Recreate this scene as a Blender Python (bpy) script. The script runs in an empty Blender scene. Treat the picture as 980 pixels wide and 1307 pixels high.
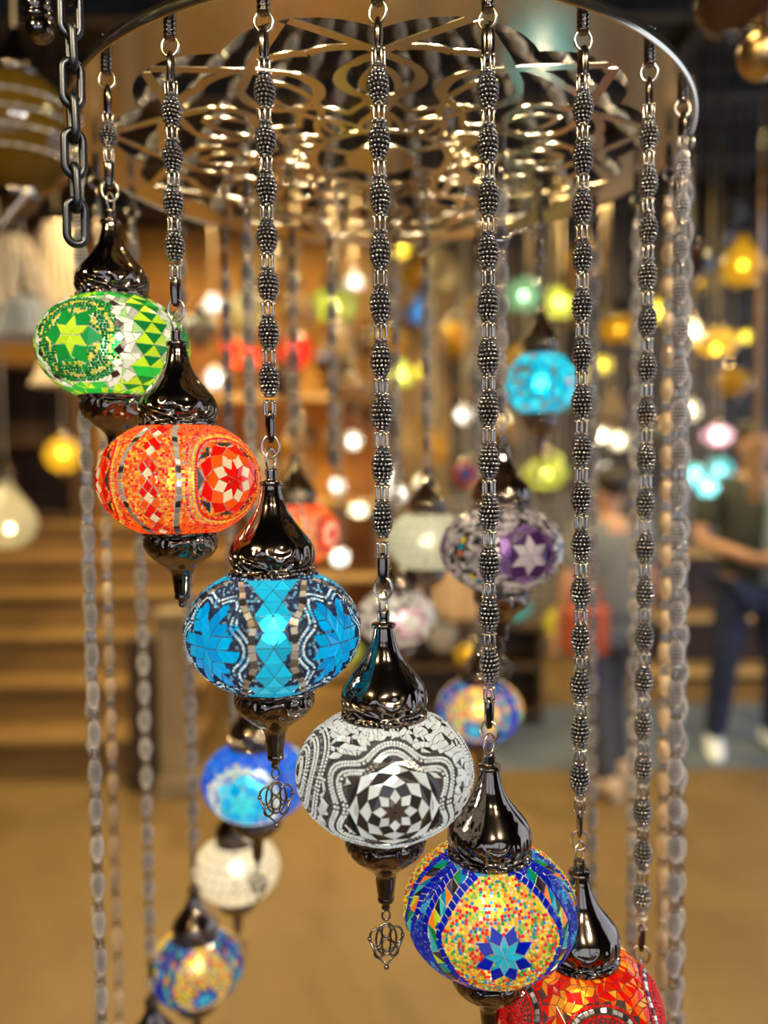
import bpy, bmesh, math, random
from mathutils import Vector, Matrix, Euler
random.seed(7)
PI = math.pi
sc = bpy.context.scene
COL = sc.collection
R = math.radians

# ------------------------------------------------------------------ camera
F_PX, W, H = 1010.0, 980, 1307
CAM_Z = 1.55
cam_d = bpy.data.cameras.new('camera')
cam = bpy.data.objects.new('camera', cam_d)
COL.objects.link(cam)
CAM_M = Matrix.Translation((0, 0, CAM_Z)) @ Matrix.Rotation(R(87.0), 4, 'X') @ Matrix.Rotation(R(-0.5), 4, 'Z')
cam.matrix_world = CAM_M
cam_d.sensor_fit = 'VERTICAL'
cam_d.sensor_height = 36.0
cam_d.lens = F_PX / H * 36.0
cam_d.clip_start = 0.02
cam_d.clip_end = 60
cam_d.dof.use_dof = True
cam_d.dof.focus_distance = 0.765
cam_d.dof.aperture_fstop = (cam_d.lens / 1000.0) / 0.0175
sc.camera = cam


def P(px, py, depth):
    """world point that lies on the ray of a pixel, at the world distance y = depth"""
    d = CAM_M.to_3x3() @ Vector(((px - W / 2) / F_PX, -(py - H / 2) / F_PX, -1.0))
    return Vector((0, 0, CAM_Z)) + d * (depth / d.y)


# ------------------------------------------------------------------ helpers
def tag(o, label=None, cat=None, group=None, kind=None):
    if label: o['label'] = label
    if cat: o['category'] = cat
    if group: o['group'] = group
    if kind: o['kind'] = kind
    return o


def empty(name, loc=(0, 0, 0), rz=0.0):
    o = bpy.data.objects.new(name, None)
    o.location = loc
    o.rotation_euler = (0, 0, rz)
    o.empty_display_size = 0.02
    COL.objects.link(o)
    return o


def link(name, me, parent=None, loc=(0, 0, 0), rot=(0, 0, 0), scale=(1, 1, 1)):
    o = bpy.data.objects.new(name, me)
    o.location = loc
    o.rotation_euler = rot
    o.scale = scale
    if parent: o.parent = parent
    COL.objects.link(o)
    return o


def structure(o):
    o['kind'] = 'structure'
    return o


class MB:
    """collects geometry, then makes ONE mesh"""
    def __init__(self):
        self.v, self.f, self.m, self.c, self.s = [], [], [], [], []

    def face(self, idx, mat=0, col=(1, 1, 1), smooth=False):
        self.f.append(idx); self.m.append(mat); self.c.append(col); self.s.append(smooth)

    def add(self, verts, faces, mat=0, col=(1, 1, 1), smooth=False):
        o = len(self.v)
        self.v.extend([tuple(p) for p in verts])
        for f in faces:
            self.face([i + o for i in f], mat, col, smooth)

    def box(self, lo, hi, mat=0, bevel=0.0):
        (x0, y0, z0), (x1, y1, z1) = lo, hi
        if bevel <= 0:
            vs = [(x0, y0, z0), (x1, y0, z0), (x1, y1, z0), (x0, y1, z0), (x0, y0, z1), (x1, y0, z1), (x1, y1, z1), (x0, y1, z1)]
            self.add(vs, [(0, 3, 2, 1), (4, 5, 6, 7), (0, 1, 5, 4), (1, 2, 6, 5), (2, 3, 7, 6), (3, 0, 4, 7)], mat)
            return
        bm = bmesh.new()
        bmesh.ops.create_cube(bm, size=1)
        for v in bm.verts:
            v.co = Vector(((x0 + x1) / 2 + v.co.x * (x1 - x0), (y0 + y1) / 2 + v.co.y * (y1 - y0), (z0 + z1) / 2 + v.co.z * (z1 - z0)))
        bmesh.ops.bevel(bm, geom=bm.edges[:], offset=bevel, segments=2, affect='EDGES', profile=0.5)
        bm.verts.index_update()
        self.add([v.co[:] for v in bm.verts], [[v.index for v in f.verts] for f in bm.faces], mat, smooth=False)
        bm.free()

    def lathe(self, prof, n=40, mat=0, smooth=True, cx=0, cy=0, cz=0):
        o = len(self.v)
        for r, z in prof:
            for i in range(n):
                a = 2 * PI * i / n
                self.v.append((cx + r * math.cos(a), cy + r * math.sin(a), cz + z))
        for k in range(len(prof) - 1):
            for i in range(n):
                j = (i + 1) % n
                self.face([o + k * n + i, o + k * n + j, o + (k + 1) * n + j, o + (k + 1) * n + i], mat, smooth=smooth)
        if prof[0][0] > 1e-6: pass
        return self

    def tube(self, pts, r, n=8, mat=0, closed=False, smooth=True, caps=True):
        pts = [Vector(p) for p in pts]
        rr = r if isinstance(r, (list, tuple)) else [r] * len(pts)
        o = len(self.v)
        N = len(pts)
        up = None
        for i, p in enumerate(pts):
            if closed:
                t = (pts[(i + 1) % N] - pts[i - 1]).normalized()
            else:
                t = (pts[min(i + 1, N - 1)] - pts[max(i - 1, 0)]).normalized()
            if up is None:
                up = Vector((0, 0, 1)) if abs(t.z) < 0.9 else Vector((1, 0, 0))
            a = t.cross(up)
            if a.length < 1e-6: a = t.orthogonal()
            a.normalize()
            b = a.cross(t).normalized()
            up = b
            for k in range(n):
                an = 2 * PI * k / n
                self.v.append(tuple(p + (a * math.cos(an) + b * math.sin(an)) * rr[i]))
        for i in range(N if closed else N - 1):
            j = (i + 1) % N
            for k in range(n):
                l = (k + 1) % n
                self.face([o + i * n + k, o + i * n + l, o + j * n + l, o + j * n + k], mat, smooth=smooth)
        if caps and not closed:
            self.face([o + k for k in range(n)][::-1], mat)
            self.face([o + (N - 1) * n + k for k in range(n)], mat)

    def sphere(self, c, r, mat=0, nu=12, nv=8, col=(1, 1, 1)):
        rx, ry, rz = r if isinstance(r, (tuple, list)) else (r, r, r)
        o = len(self.v)
        self.v.append((c[0], c[1], c[2] + rz))
        for j in range(1, nv):
            t = PI * j / nv
            for i in range(nu):
                a = 2 * PI * i / nu
                self.v.append((c[0] + rx * math.sin(t) * math.cos(a), c[1] + ry * math.sin(t) * math.sin(a), c[2] + rz * math.cos(t)))
        self.v.append((c[0], c[1], c[2] - rz))
        last = len(self.v) - 1
        for i in range(nu):
            k = (i + 1) % nu
            self.face([o, o + 1 + i, o + 1 + k], mat, col, True)
            self.face([last, o + 1 + (nv - 2) * nu + k, o + 1 + (nv - 2) * nu + i], mat, col, True)
            for j in range(nv - 2):
                self.face([o + 1 + j * nu + i, o + 1 + (j + 1) * nu + i, o + 1 + (j + 1) * nu + k, o + 1 + j * nu + k], mat, col, True)

    def mesh(self, name, mats, colour=False):
        me = bpy.data.meshes.new(name)
        me.from_pydata(self.v, [], self.f)
        for m in (mats if isinstance(mats, (list, tuple)) else [mats]):
            me.materials.append(m)
        me.polygons.foreach_set('material_index', self.m)
        me.polygons.foreach_set('use_smooth', self.s)
        if colour:
            at = me.color_attributes.new('tile', 'FLOAT_COLOR', 'CORNER')
            buf = []
            for f, c in zip(self.f, self.c):
                buf.extend((c[0], c[1], c[2], 1.0) * len(f))
            at.data.foreach_set('color', buf)
        me.update()
        return me


# ------------------------------------------------------------------ materials
class NT:
    def __init__(self, name):
        self.m = bpy.data.materials.new(name)
        self.m.use_nodes = True
        self.t = self.m.node_tree
        self.t.nodes.clear()
        self.out = self.t.nodes.new('ShaderNodeOutputMaterial')

    def n(self, typ, **kw):
        nd = self.t.nodes.new(typ)
        for k, v in kw.items():
            if k.startswith('_'):
                setattr(nd, k[1:], v)
            else:
                key = int(k[1:]) if k[0] == 'i' and k[1:].isdigit() else k.replace('__', ' ')
                if isinstance(v, bpy.types.NodeSocket):
                    self.t.links.new(v, nd.inputs[key])
                else:
                    nd.inputs[key].default_value = v
        return nd

    def done(self, sock, disp=None):
        self.t.links.new(sock, self.out.inputs['Surface'])
        return self.m


def c4(c): return (c[0], c[1], c[2], 1.0)


def metal(name, col, rough=0.15, bump=0.0, scale=80.0, metallic=1.0, dist=0.0, varnish=None):
    t = NT(name)
    p = t.n('ShaderNodeBsdfPrincipled', Base__Color=c4(col), Metallic=metallic, Roughness=rough)
    if varnish or bump:
        tc = t.n('ShaderNodeTexCoord')
        ns = t.n('ShaderNodeTexNoise', Vector=tc.outputs['Object'], Scale=scale, Detail=3.0, Distortion=dist)
        if varnish:
            mx = t.n('ShaderNodeMix', _data_type='RGBA', Factor=ns.outputs['Fac'], i6=c4(col), i7=c4(varnish))
            t.t.links.new(mx.outputs[2], p.inputs['Base Color'])
        if bump:
            b = t.n('ShaderNodeBump', Strength=bump, Distance=0.002, Height=ns.outputs['Fac'])
            t.t.links.new(b.outputs[0], p.inputs['Normal'])
    return t.done(p.outputs[0])


def plain(name, col, rough=0.6, col2=None, scale=8.0, bump=0.0, spec=0.5, stretch=(1, 1, 1)):
    t = NT(name)
    p = t.n('ShaderNodeBsdfPrincipled', Base__Color=c4(col), Roughness=rough)
    p.inputs['Specular IOR Level'].default_value = spec
    if col2:
        tc = t.n('ShaderNodeTexCoord')
        mp = t.n('ShaderNodeMapping', Vector=tc.outputs['Object'], Scale=stretch)
        ns = t.n('ShaderNodeTexNoise', Vector=mp.outputs[0], Scale=scale, Detail=4.0)
        rp = t.n('ShaderNodeValToRGB', Fac=ns.outputs['Fac'])
        rp.color_ramp.elements[0].position = 0.35
        rp.color_ramp.elements[1].position = 0.68
        rp.color_ramp.elements[0].color = c4(col)
        rp.color_ramp.elements[1].color = c4(col2)
        t.t.links.new(rp.outputs[0], p.inputs['Base Color'])
        if bump:
            b = t.n('ShaderNodeBump', Strength=bump, Distance=0.01, Height=ns.outputs['Fac'])
            t.t.links.new(b.outputs[0], p.inputs['Normal'])
    return t.done(p.outputs[0])


def engraved(name, col, rough, col2):
    """dark nickelled brass with an embossed scroll pattern low on the cap"""
    t = NT(name)
    tc = t.n('ShaderNodeTexCoord')
    sx = t.n('ShaderNodeSeparateXYZ', Vector=tc.outputs['Object'])
    ns = t.n('ShaderNodeTexNoise', Vector=tc.outputs['Object'], Scale=55.0, Detail=1.0)
    wv = t.n('ShaderNodeTexWave', Vector=tc.outputs['Object'], Scale=38.0, Distortion=9.0, Detail=1.0)
    wv.wave_type = 'RINGS'
    # the scrolls sit on the bulge (object z runs 0 at the rim)
    az = t.n('ShaderNodeMath', _operation='ABSOLUTE', i0=sx.outputs[2])
    mk = t.n('ShaderNodeMapRange', Value=az.outputs[0])
    mk.inputs['From Min'].default_value = 0.016
    mk.inputs['From Max'].default_value = 0.030
    mk.inputs['To Min'].default_value = 0.9
    mk.inputs['To Max'].default_value = 0.03
    b = t.n('ShaderNodeBump', Strength=mk.outputs[0], Distance=0.004, Height=wv.outputs['Fac'])
    mx = t.n('ShaderNodeMix', _data_type='RGBA', Factor=ns.outputs['Fac'], i6=c4(col), i7=c4(col2))
    p = t.n('ShaderNodeBsdfPrincipled', Base__Color=mx.outputs[2], Metallic=1.0, Roughness=rough, Normal=b.outputs[0])
    return t.done(p.outputs[0])


M = {}
M['bronze'] = engraved('dark bronze cap', (0.16, 0.125, 0.10), 0.10, (0.30, 0.23, 0.17))
M['bronze_plain'] = metal('dark bronze', (0.20, 0.16, 0.13), 0.14)
M['bead'] = metal('gunmetal bead', (0.32, 0.295, 0.27), 0.15)
M['bead_core'] = metal('bead core', (0.012, 0.011, 0.010), 0.5)
M['wire'] = metal('nickel wire', (0.62, 0.54, 0.43), 0.2)
M['sheet'] = metal('polished nickel sheet', (0.84, 0.74, 0.54), 0.19, bump=0.05, scale=9.0)
M['iron'] = metal('blued steel', (0.075, 0.078, 0.085), 0.36)
M['antique'] = metal('antique brass', (0.55, 0.38, 0.16), 0.28, bump=0.8, scale=120)
M['filigree'] = metal('filigree', (0.22, 0.19, 0.16), 0.25)


def glass_tile(name, rough=0.08, clear=0.12, gloss=0.10):
    t = NT(name)
    at = t.n('ShaderNodeAttribute', _attribute_name='tile')
    c = at.outputs['Color']
    tr = t.n('ShaderNodeBsdfTranslucent', Color=c)
    df = t.n('ShaderNodeBsdfDiffuse', Color=c)
    rf = t.n('ShaderNodeBsdfRefraction', Color=c, Roughness=0.42, IOR=1.03)
    gl = t.n('ShaderNodeBsdfGlossy', Color=(1, 1, 1, 1), Roughness=rough)
    m1 = t.n('ShaderNodeMixShader', Fac=0.25, i1=tr.outputs[0], i2=df.outputs[0])
    m2 = t.n('ShaderNodeMixShader', Fac=clear, i1=m1.outputs[0], i2=rf.outputs[0])
    lw = t.n('ShaderNodeFresnel', IOR=1.5)
    m3 = t.n('ShaderNodeMixShader', Fac=lw.outputs[0], i1=m2.outputs[0], i2=gl.outputs[0])
    return t.done(m3.outputs[0])


def grout(name, col, through):
    t = NT(name)
    tr = t.n('ShaderNodeBsdfTranslucent', Color=c4(col))
    df = t.n('ShaderNodeBsdfDiffuse', Color=c4(col))
    tp = t.n('ShaderNodeBsdfTransparent', Color=(1, 1, 1, 1))
    m1 = t.n('ShaderNodeMixShader', Fac=0.5, i1=tr.outputs[0], i2=df.outputs[0])
    m2 = t.n('ShaderNodeMixShader', Fac=through, i1=m1.outputs[0], i2=tp.outputs[0])
    return t.done(m2.outputs[0])


def mirror_tile(name):
    t = NT(name)
    at = t.n('ShaderNodeAttribute', _attribute_name='tile')
    p = t.n('ShaderNodeBsdfPrincipled', Base__Color=at.outputs['Color'], Metallic=0.65, Roughness=0.14)
    return t.done(p.outputs[0])


M['tile'] = glass_tile('stained glass tile')
M['mirror'] = mirror_tile('mirror tile')
M['seed'] = glass_tile('glass seed bead', 0.12, 0.16)
M['grout_dark'] = grout('dark grout', (0.03, 0.03, 0.035), 0.42)
M['grout_white'] = grout('white grout', (0.75, 0.72, 0.66), 0.42)
M['grout_clear'] = grout('clear grout', (0.5, 0.5, 0.45), 0.6)


# ------------------------------------------------------------------ mosaic globes
A = 0.085            # radius of a globe
B = 0.74
TMAX = R(62.6)
_tab = [0.0]
NT_ = 400
for _i in range(NT_):
    _t = TMAX * (_i + 0.5) / NT_
    _tab.append(_tab[-1] + math.sqrt(math.sin(_t) ** 2 + (B * math.cos(_t)) ** 2) * TMAX / NT_)
YMAX = _tab[-1]


def y2t(Y):
    s = -1 if Y < 0 else 1
    y = abs(Y)
    if y >= YMAX: return s * (TMAX + (y - YMAX))
    lo, hi = 0, NT_
    while hi - lo > 1:
        m = (lo + hi) // 2
        if _tab[m] <= y: lo = m
        else: hi = m
    fr = (y - _tab[lo]) / (_tab[hi] - _tab[lo])
    return s * TMAX * (lo + fr) / NT_


class Globe:
    OC = 0.012

    def __init__(self, seed):
        self.mb = MB()
        self.rnd = random.Random(seed)
        self.nu = int(2 * PI / self.OC) + 1
        self.nv = int(2 * YMAX / self.OC) + 2
        self.occ = bytearray(self.nu * self.nv)

    def lt(self, lon0, X, Y):
        t = y2t(max(-YMAX + 0.004, min(YMAX - 0.004, Y)))
        return lon0 + X / max(0.5, math.cos(t)), t

    def pt(self, lon, t, h):
        ct, st = math.cos(t), math.sin(t)
        n = Vector((ct * math.sin(lon), -ct * math.cos(lon), st / B)).normalized()
        return Vector((ct * math.sin(lon), -ct * math.cos(lon), B * st)) + n * h

    def cell(self, lon, Y):
        u = int(((lon + PI) % (2 * PI)) / self.OC)
        v = int((Y + YMAX) / self.OC)
        if v < 0 or v >= self.nv or u >= self.nu: return -1
        return v * self.nu + u

    def is_free(self, lon, Y):
        k = self.cell(lon, Y)
        return k >= 0 and not self.occ[k]

    def mark(self, lons, Ys):
        x0, x1, y0, y1 = min(lons), max(lons), min(Ys), max(Ys)
        n = len(lons)
        y = y0
        while y <= y1 + 1e-9:
            x = x0
            while x <= x1 + 1e-9:
                ins = False
                j = n - 1
                for i in range(n):
                    if (Ys[i] > y) != (Ys[j] > y) and x < (lons[j] - lons[i]) * (y - Ys[i]) / (Ys[j] - Ys[i]) + lons[i]:
                        ins = not ins
                    j = i
                if ins:
                    k = self.cell(x, y)
                    if k >= 0: self.occ[k] = 1
                x += self.OC * 0.8
            y += self.OC * 0.8

    def tile(self, lon0, pts, col, mat=1, h=0.016, inset=0.008, mark=True):
        """pts in local (X east, Y north), unit = globe radius"""
        if max(p[1] for p in pts) > YMAX + 0.03 or min(p[1] for p in pts) < -YMAX - 0.03: return
        cx = sum(p[0] for p in pts) / len(pts)
        cy = sum(p[1] for p in pts) / len(pts)
        lts = [self.lt(lon0, *p) for p in pts]
        if mark: self.mark([l for l, t in lts], [p[1] for p in pts])
        base, top = [], []
        for p in pts:
            d = math.hypot(p[0] - cx, p[1] - cy) + 1e-6
            f1 = max(0.2, 1 - inset * 0.7 / d)
            f2 = max(0.1, 1 - inset * 1.5 / d)
            base.append(self.pt(*self.lt(lon0, cx + (p[0] - cx) * f1, cy + (p[1] - cy) * f1), 0.001))
            top.append(self.pt(*self.lt(lon0, cx + (p[0] - cx) * f2, cy + (p[1] - cy) * f2), h))
        # a little tilt of each piece, as hand-set glass has
        n = len(pts)
        jit = [(self.rnd.random() - 0.5) * 0.007 for _ in range(1)][0]
        vs = [v * A for v in base] + [(v * (1 + (jit if i < n / 2 else -jit))) * A for i, v in enumerate(top)]
        area = sum(pts[i][0] * pts[(i + 1) % n][1] - pts[(i + 1) % n][0] * pts[i][1] for i in range(n))
        fs = [list(range(n, 2 * n))] + [[i, (i + 1) % n, n + (i + 1) % n, n + i] for i in range(n)]
        if area < 0: fs = [f[::-1] for f in fs]
        k = 1 + (self.rnd.random() - 0.5) * 0.25
        self.mb.add(vs, fs, mat, tuple(min(1, c * k) for c in col))

    def bead(self, lon0, X, Y, r, col, mat=3, mark=False):
        if abs(Y) > YMAX - r: return
        lon, t = self.lt(lon0, X, Y)
        if mark:
            c = max(0.5, math.cos(t))
            self.mark([lon - r / c, lon + r / c, lon + r / c, lon - r / c], [Y - r, Y - r, Y + r, Y + r])
        ct, st = math.cos(t), math.sin(t)
        n = Vector((ct * math.sin(lon), -ct * math.cos(lon), st / B)).normalized()
        e = Vector((math.cos(lon), math.sin(lon), 0))
        u = n.cross(e)
        c = Vector((ct * math.sin(lon), -ct * math.cos(lon), B * st))
        vs = []
        for (rr, hh) in ((1.0, 0.1), (0.82, 0.75)):
            for i in range(6):
                a = PI / 3 * i
                vs.append((c + (e * math.cos(a) + u * math.sin(a)) * r * rr + n * r * hh) * A)
        vs.append((c + n * r * 1.1) * A)
        fs = []
        for i in range(6):
            j = (i + 1) % 6
            fs.append((i, j, 6 + j, 6 + i)); fs.append((6 + i, 6 + j, 12))
        k = 1 + (self.rnd.random() - 0.5) * 0.3
        self.mb.add(vs, fs, mat, tuple(min(1, q * k) for q in col), True)

    def star(self, lon0, Y0, n, rho, cols, rot=0.0, mats=None, inset=0.008):
        for k in range(1, len(rho) - 1):
            off = rot + (0 if k % 2 else PI / n)
            for j in range(n):
                a = off + 2 * PI * j / n
                q = [(rho[k - 1], a), (rho[k], a - PI / n), (rho[k + 1], a), (rho[k], a + PI / n)]
                p = [(r * math.sin(b), Y0 + r * math.cos(b)) for r, b in q]
                if k == 1: p = [p[0], p[1], p[2], p[3]]
                self.tile(lon0, p[::-1], cols[k - 1], (mats[k - 1] if mats else 1), inset=inset)

    def star_edge(self, lon0, Y0, n, r_side, r_tip, last_k, col, mat=1, rot=0.0):
        """triangles filling the notches between the star's last points"""
        off = rot + (PI / n if last_k % 2 else 0)
        for j in range(n):
            a = off + 2 * PI * j / n
            p = [(r_side * math.sin(a), Y0 + r_side * math.cos(a)),
                 (r_tip * math.sin(a + PI / n * 0.8), Y0 + r_tip * math.cos(a + PI / n * 0.8)),
                 (r_tip * math.sin(a - PI / n * 0.8), Y0 + r_tip * math.cos(a - PI / n * 0.8))]
            self.tile(lon0, p, col, mat)

    def row(self, lon0, path, w, step, cols, mat=2, h=0.018):
        """square tiles set along a path"""
        L = [0.0]
        for a, b in zip(path, path[1:]): L.append(L[-1] + math.hypot(b[0] - a[0], b[1] - a[1]))
        n = max(1, int(L[-1] / step))

        def at(s):
            for i in range(len(L) - 1):
                if s <= L[i + 1] + 1e-9:
                    f = (s - L[i]) / max(1e-9, L[i + 1] - L[i])
                    return (path[i][0] + (path[i + 1][0] - path[i][0]) * f, path[i][1] + (path[i + 1][1] - path[i][1]) * f)
            return path[-1]
        st = L[-1] / n
        for i in range(n):
            a, b = at(i * st), at((i + 1) * st)
            tx, ty = b[0] - a[0], b[1] - a[1]
            d = math.hypot(tx, ty) + 1e-9
            nx, ny = -ty / d * w / 2, tx / d * w / 2
            col = cols[i % len(cols)]
            self.tile(lon0, [(a[0] - nx, a[1] - ny), (b[0] - nx, b[1] - ny), (b[0] + nx, b[1] + ny), (a[0] + nx, a[1] + ny)][::1], col, mat, h)

    def bead_path(self, lon0, path, r, cols, step=None):
        step = step or r * 2.05
        for a, b in zip(path, path[1:]):
            d = math.hypot(b[0] - a[0], b[1] - a[1])
            n = max(1, round(d / step))
            for i in range(n):
                f = i / n
                self.bead(lon0, a[0] + (b[0] - a[0]) * f, a[1] + (b[1] - a[1]) * f, r, cols[self.rnd.randrange(len(cols))], mark=True)

    def fill_beads(self, fn, s, r=None):
        r = r or s * 0.55
        dy = s * 0.88
        n = int(2 * YMAX / dy)
        for k in range(n):
            Y = -YMAX + dy * (k + 0.5)
            c = math.cos(y2t(Y))
            m = max(6, round(2 * PI * c / s))
            for i in range(m):
                lon = -PI + 2 * PI * (i + 0.5 * (k % 2) + 0.3 * (self.rnd.random() - 0.5)) / m
                if not self.is_free(lon, Y): continue
                col = fn(lon, Y)
                if col is None: continue
                self.bead(lon, 0, Y + (self.rnd.random() - 0.5) * s * 0.25, r, col)

    def fill_crackle(self, fn, size, jit=0.32, split=0.45, h=0.010, inset=0.007):
        nx = round(2 * PI * 0.86 / size)
        ny = max(3, round(2 * YMAX / size))
        g = {}
        for j in range(ny + 1):
            for i in range(nx):
                dx = (self.rnd.random() - 0.5) * 2 * jit
                dy = (self.rnd.random() - 0.5) * 2 * jit if 0 < j < ny else 0
                g[i, j] = ((i + dx + 0.5 * (j % 2)) * 2 * PI / nx - PI, (j + dy) * 2 * YMAX / ny - YMAX)
        for j in range(ny):
            for i in range(nx):
                q = [g[i, j], g[(i + 1) % nx, j], g[(i + 1) % nx, j + 1], g[i, j + 1]]
                if i == nx - 1:
                    q[1] = (q[1][0] + 2 * PI, q[1][1]); q[2] = (q[2][0] + 2 * PI, q[2][1])
                polys = [q]
                if self.rnd.random() < split:
                    polys = [[q[0], q[1], q[2]], [q[0], q[2], q[3]]] if self.rnd.random() < 0.5 else [[q[0], q[1], q[3]], [q[1], q[2], q[3]]]
                for p in polys:
                    cx = sum(a for a, b in p) / len(p); cy = sum(b for a, b in p) / len(p)
                    if not self.is_free(cx, cy): continue
                    bad = [not self.is_free(cx + (a - cx) * 0.75, cy + (b - cy) * 0.75) for a, b in p]
                    if sum(bad) >= 2: continue
                    res = fn(cx, cy)
                    if res is None: continue
                    col, mat = res
                    pp = [(a, b) if not bd else (cx + (a - cx) * 0.55, cy + (b - cy) * 0.55) for (a, b), bd in zip(p, bad)]
                    cc = max(0.5, math.cos(y2t(cy)))
                    self.tile(cx, [((a - cx) * max(0.5, math.cos(y2t(b))), b) for a, b in pp], col, mat, h=h, inset=inset, mark=False)

    def finish(self, name, grout_mat):
        n, m = 64, 28
        o = MB()
        for j in range(m + 1):
            t = -TMAX + 2 * TMAX * j / m
            for i in range(n):
                o.v.append(tuple(self.pt(2 * PI * i / n, t, 0) * A))
        for j in range(m):
            for i in range(n):
                k = (i + 1) % n
                o.face([j * n + i, j * n + k, (j + 1) * n + k, (j + 1) * n + i], 0, smooth=True)
        nb = len(o.v)
        for f, mi, c, s in zip(self.mb.f, self.mb.m, self.mb.c, self.mb.s):
            o.face([i + nb for i in f], mi, c, s)
        o.v.extend(self.mb.v)
        return o.mesh(name, [M[grout_mat], M['tile'], M['mirror'], M['seed']], True)


def wrap(d):
    return (d + PI) % (2 * PI) - PI


def circ(r, n=40, Y0=0.0, a0=0.0, a1=2 * PI, sx=1.0):
    return [(sx * r * math.sin(a0 + (a1 - a0) * i / n), Y0 + r * math.cos(a0 + (a1 - a0) * i / n)) for i in range(n + 1)]


# colours of the glass itself
LIME, GREEN, DKGREEN, YELLOW = (0.55, 0.80, 0.03), (0.02, 0.50, 0.06), (0.004, 0.20, 0.035), (0.90, 0.78, 0.10)
WHITE, SILVER, DKMIR = (0.92, 0.92, 0.88), (0.80, 0.78, 0.72), (0.07, 0.06, 0.055)
RED, ORANGE, AMBER, CREAM = (0.80, 0.008, 0.004), (0.95, 0.13, 0.008), (1.0, 0.42, 0.02), (0.95, 0.86, 0.60)
TEAL, CYAN, NAVY, BLUE, COBALT = (0.0, 0.30, 0.62), (0.03, 0.62, 0.82), (0.004, 0.015, 0.06), (0.0, 0.13, 0.62), (0.002, 0.01, 0.42)
PURPLE, PINK = (0.10, 0.03, 0.16), (0.75, 0.62, 0.72)


def globe_green():
    g = Globe(1)
    L0 = [R(-31 + 120 * m) for m in range(3)]
    C0 = [R(29 + 120 * m) for m in range(3)]
    for l in L0:
        g.star(l, 0.02, 6, [0, 0.135, 0.26, 0.44], [LIME, (0.01, 0.30, 0.05)], rot=0.1)
    for l in C0:
        for k in range(11):
            y = -0.80 + k * 0.147
            w = 0.13
            for i in range(-1, 2):
                up = (i + k) % 2 == 0
                x = i * w * 0.95
                col = LIME if (k % 2 == 0) else GREEN
                if up: p = [(x - w, y), (x + w, y), (x, y + 0.145)]
                else: p = [(x, y), (x + w, y + 0.145), (x - w, y + 0.145)]
                g.tile(l, p, (LIME if up else DKGREEN) if g.rnd.random() < 0.8 else GREEN)
        for s in (-1, 1):
            for k in range(9):
                y = -0.66 + k * 0.165
                x = s * (0.34 + 0.10 * (1 - (y / 0.8) ** 2))
                d = 0.07
                g.tile(l, [(x, y - d), (x + d, y), (x, y + d), (x - d, y)], DKMIR if k % 2 else WHITE, 2 if k % 2 else 1)

    def fb(lon, Y):
        d = min((math.hypot(wrap(lon - l) * math.cos(y2t(Y)), Y) for l in L0))
        if d > 0.62: return None
        a = math.sin(d * 40)
        q = g.rnd.random()
        return YELLOW if (a > 0.45 and q < 0.6) else ((0.01, 0.36, 0.07) if q < 0.5 else DKGREEN)
    g.fill_beads(fb, 0.042)
    g.fill_crackle(lambda l, y: ((LIME, 1) if g.rnd.random() < 0.45 else (GREEN, 1)) if abs(y) > 0.62 else ((WHITE, 1) if g.rnd.random() < 0.6 else ((0.35, 0.65, 0.25), 1)), 0.12)
    return g.finish('green_globe', 'grout_clear')


def globe_orange(seed=2, lon_shift=0.0, s=0.036):
    g = Globe(seed)
    L0 = [R(39 + lon_shift + 120 * m) for m in range(3)]
    C0 = [R(-21 + lon_shift + 120 * m) for m in range(3)]
    for l in L0:
        g.star(l, 0.0, 8, [0, 0.12, 0.225, 0.315, 0.395, 0.47], [RED, CREAM, ORANGE, RED], rot=0.0, inset=0.006)
        g.star_edge(l, 0.0, 8, 0.40, 0.50, 4, (0.10, 0.08, 0.06), 2)
        for rr, cc in ((0.52, [RED]), (0.556, [AMBER, (1.0, 0.6, 0.05)]), (0.592, [AMBER, ORANGE]), (0.628, [RED, ORANGE])):
            g.bead_path(l, [(x * 0.97, y * 1.08) for x, y in circ(rr, 48)], 0.018, cc)
        for sg in (-1, 1):
            pth = [(sg * (0.69 - 0.03 * (abs(y) / 0.8) ** 2) * math.sqrt(max(0.02, 1 - (abs(y) / 1.02) ** 2)), y) for y in [(-0.84 + 0.056 * i) for i in range(31)]]
            g.row(l, pth, 0.068, 0.08, [SILVER, (0.62, 0.58, 0.5), DKMIR, SILVER, (0.70, 0.66, 0.55)], 2)
    for l in C0:
        for k in range(12):
            y = -0.78 + k * 0.142
            d = 0.062
            for x, col in ((0, CREAM if k % 2 == 0 else RED), (-0.0, RED)):
                if col == CREAM or k % 2: g.tile(l, [(x, y - 0.078), (x + d, y), (x, y + 0.078), (x - d, y)], col)
                break
            for sx in (-1, 1):
                g.tile(l, [(sx * d * 1.05, y - 0.07 + 0.07), (sx * (d * 1.9), y + 0.071), (sx * d * 1.05, y + 0.142), (sx * 0.01, y + 0.071)][::sx], ORANGE if k % 2 else RED)

    def fb(lon, Y):
        x = min((abs(wrap(lon - l)) * math.cos(y2t(Y)) for l in C0))
        q = g.rnd.random()
        d = min((abs(wrap(lon - l)) * math.cos(y2t(Y)) for l in L0))
        if d < 0.64:
            return AMBER if abs(Y) < 0.6 and q < 0.3 else ORANGE if q < 0.85 else RED
        if abs(Y) > 0.7: return ORANGE if q < 0.7 else AMBER
        return AMBER if q < 0.34 else (1.0, 0.6, 0.05) if q < 0.44 else ORANGE if q < 0.84 else RED
    g.fill_beads(fb, s)
    return g.finish('orange_globe', 'grout_clear')


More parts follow.
